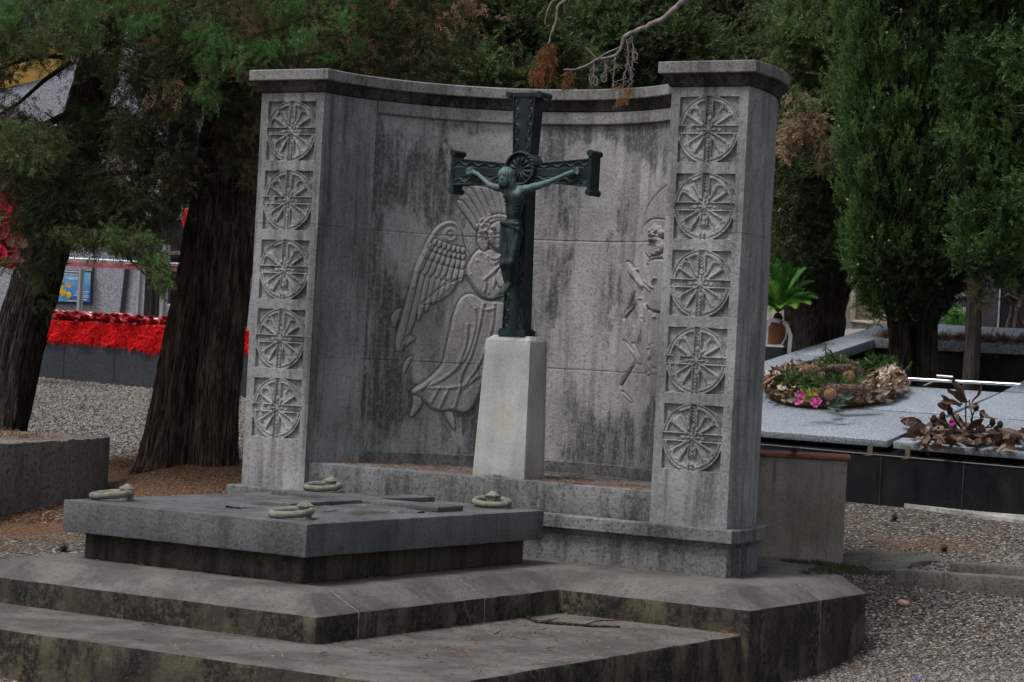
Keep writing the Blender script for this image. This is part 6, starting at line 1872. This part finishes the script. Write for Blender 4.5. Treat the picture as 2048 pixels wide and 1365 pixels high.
# curled dark leaves and cones
for (x, y, lab) in ((995, 1271, 'curled blackish leaf on the lower step right of the corner'), (1098, 1297, 'small dark curled leaf on the lower step toward its right edge'), (645, 1307, 'small dark crumpled leaf on the lower step below the corner')):
    V, F, T = [], [], []
    bigleaf(Wz(x - 8, y, -.515), RV * 1. + UZ * .35, .045, .010, .1)
    o = tri_link('dry_leaf', V, F, T, leaf('blackish_leaf', (.02, .014, .012), (.03, .02, .016), (.05, .03, .02), (.05, .03, .02), .05), None); tag(o, lab, 'leaf')
for (x, y, d, z, lab) in ((1589, 911, 16.2, None, 'small pine cone lying on the tile lid of the concrete box'), (1790, 1022, 18.0, 'g', 'dark pine cone on the gravel before the black tomb'), (1889, 1087, 16.8, 'g', 'dark pine cone beside the broken concrete lump'), (127, 1106, 14.4, 'g', 'dark pine cone on the gravel by the left corner of the steps')):
    c = W(x, y, d)
    if z == 'g': c[2] = gz(c[0], c[1]) + .028
    else: c[2] = b0[2] + .023 + .028; 
    o = link('pine_cone', cone(c, .03, (.3, .2, 1)), M['cone_mid'] if z is None else M['cone_dark'], None, 40); tag(o, lab, 'pine cone')
def pebble(c, r, mat, lab):
    m = MB(); m.ball((0, 0, 0), 1, 12, 9); me = m.mesh()
    for v in me.vertices:
        k = 1 + .25 * noise.noise(v.co * 1.6 + Vector(c)); v.co = Vector((v.co.x * r[0] * k, v.co.y * r[1] * k, v.co.z * r[2] * k)) + Vector(c)
    o = link('pebble', me, mat, None, 60); tag(o, lab, 'stone')
for (x, y, d, r, mt, lab) in ((1808, 1180, 15.2, (.045, .03, .022), flat('pink_stone', (.34, .22, .17), .8), 'rounded pinkish stone at the end of the long kerb'), (235, 931, 18.0, (.06, .05, .035), M['kerb'], 'rounded grey stone between low wall and twin trunk')):
    c = W(x, y, d); c[2] = gz(c[0], c[1]) + .015; pebble(c, r, mt, lab)
m = MB(); c = W(1834, 1308, 13.4); c[2] = gz(c[0], c[1]) + .012; m.add([c + RV * .012, c + UV * .014 + FV * .01, c - RV * .010 + FV * .004, c - UV * .004 - FV * .01], [(0, 1, 2, 3)])
me = m.mesh(); bm = bmesh.new(); bm.from_mesh(me); r_ = bmesh.ops.extrude_face_region(bm, geom=bm.faces[:]); bmesh.ops.translate(bm, verts=[v for v in r_['geom'] if isinstance(v, bmesh.types.BMVert)], vec=(0, 0, .004))
o = link('blue_scrap', mesh_bm(bm), flat('blue_plastic', (.06, .06, .5), .4), None); tag(o, 'tiny blue plastic scrap on the gravel at lower right', 'scrap')

# ------------------------------------------------------------------ loose gravel stones
def gravel(n, box, smin, smax, ok):
    x = rng.uniform(box[0], box[1], n); y = rng.uniform(box[2], box[3], n)
    k = ok(x, y); x, y = x[k], y[k]
    z = gz(x, y)
    return x, y, z
ico = bmesh.new(); bmesh.ops.create_icosphere(ico, subdivisions=1, radius=1.)
IV = np.array([v.co for v in ico.verts]); IF = np.array([[v.index for v in f.verts] for f in ico.faces]); ico.free()
xs, ys, ss = [], [], []
for n, box, s0, s1 in ((30000, (1.6, 5.6, -3.6, 3.4), .006, .0135), (15000, (2.0, 6.5, 2.2, 7.0), .007, .015), (6000, (-5., -1.1, -2.6, 1.5), .009, .020), (16000, (-9., -2.2, 2.5, 9.5), .009, .018), (42000, (-15., -5.5, 2.2, 9.8), .009, .018), (1200, (-3, -.0, -5.2, -3.95), .008, .018)):
    x = rng.uniform(box[0], box[1], n); y = rng.uniform(box[2], box[3], n)
    inside = ((np.abs(x) < 2.36) & (y > -.76) & (y < 1.8)) | ((np.abs(x) < 2.3) & (y < -.7) & (y > -3.93)) | ((x < -2) & (x > -3.2) & (y > -3.93) & (y < -.7))
    dl = (x - T0[0]) ** 2 + (y - T0[1]) ** 2
    k = ~inside & (rng.random(n) > 1.15 * np.exp(-dl / 2.2)); x, y = x[k], y[k]
    xs.append(x); ys.append(y); ss.append(rng.uniform(s0, s1, len(x)))
xs, ys, ss = map(np.concatenate, (xs, ys, ss))
N = len(xs)
zs_ = gz(xs, ys)
nn_ = np.array([noise.noise((a * 1.3, b * 1.3, 0)) for a, b in zip(xs, ys)]) * .018
V = IV[None] * (ss[:, None, None] * rng.uniform(.6, 1.25, (N, 1, 3))) * np.array([1, 1, .7]) + rng.normal(size=(N, len(IV), 3)) * ss[:, None, None] * .13
ca, sa = np.cos(rng.uniform(0, 6.28, N)), np.sin(rng.uniform(0, 6.28, N))
V = V + np.stack([xs, ys, zs_ + nn_ + ss * .25], -1)[:, None]
me = mesh_np(V.reshape(-1, 3), (IF[None] + (np.arange(N) * len(IV))[:, None, None]).reshape(-1, 3))
at = me.attributes.new('tint', 'FLOAT', 'POINT'); at.data.foreach_set('value', np.repeat(np.clip(rng.random(N) ** np.where(xs < -4, .8, 1.0), 0, .85) * np.where(rng.random(N) < .93, 1, 1) + np.where((rng.random(N) < .06) & (xs > -4), .1, 0), len(IV)).astype(np.float32))
o = link('gravel', me, M['chips'], None, 60); tag(o, 'loose grey and brown gravel stones around the steps and paths', None, kind='stuff')
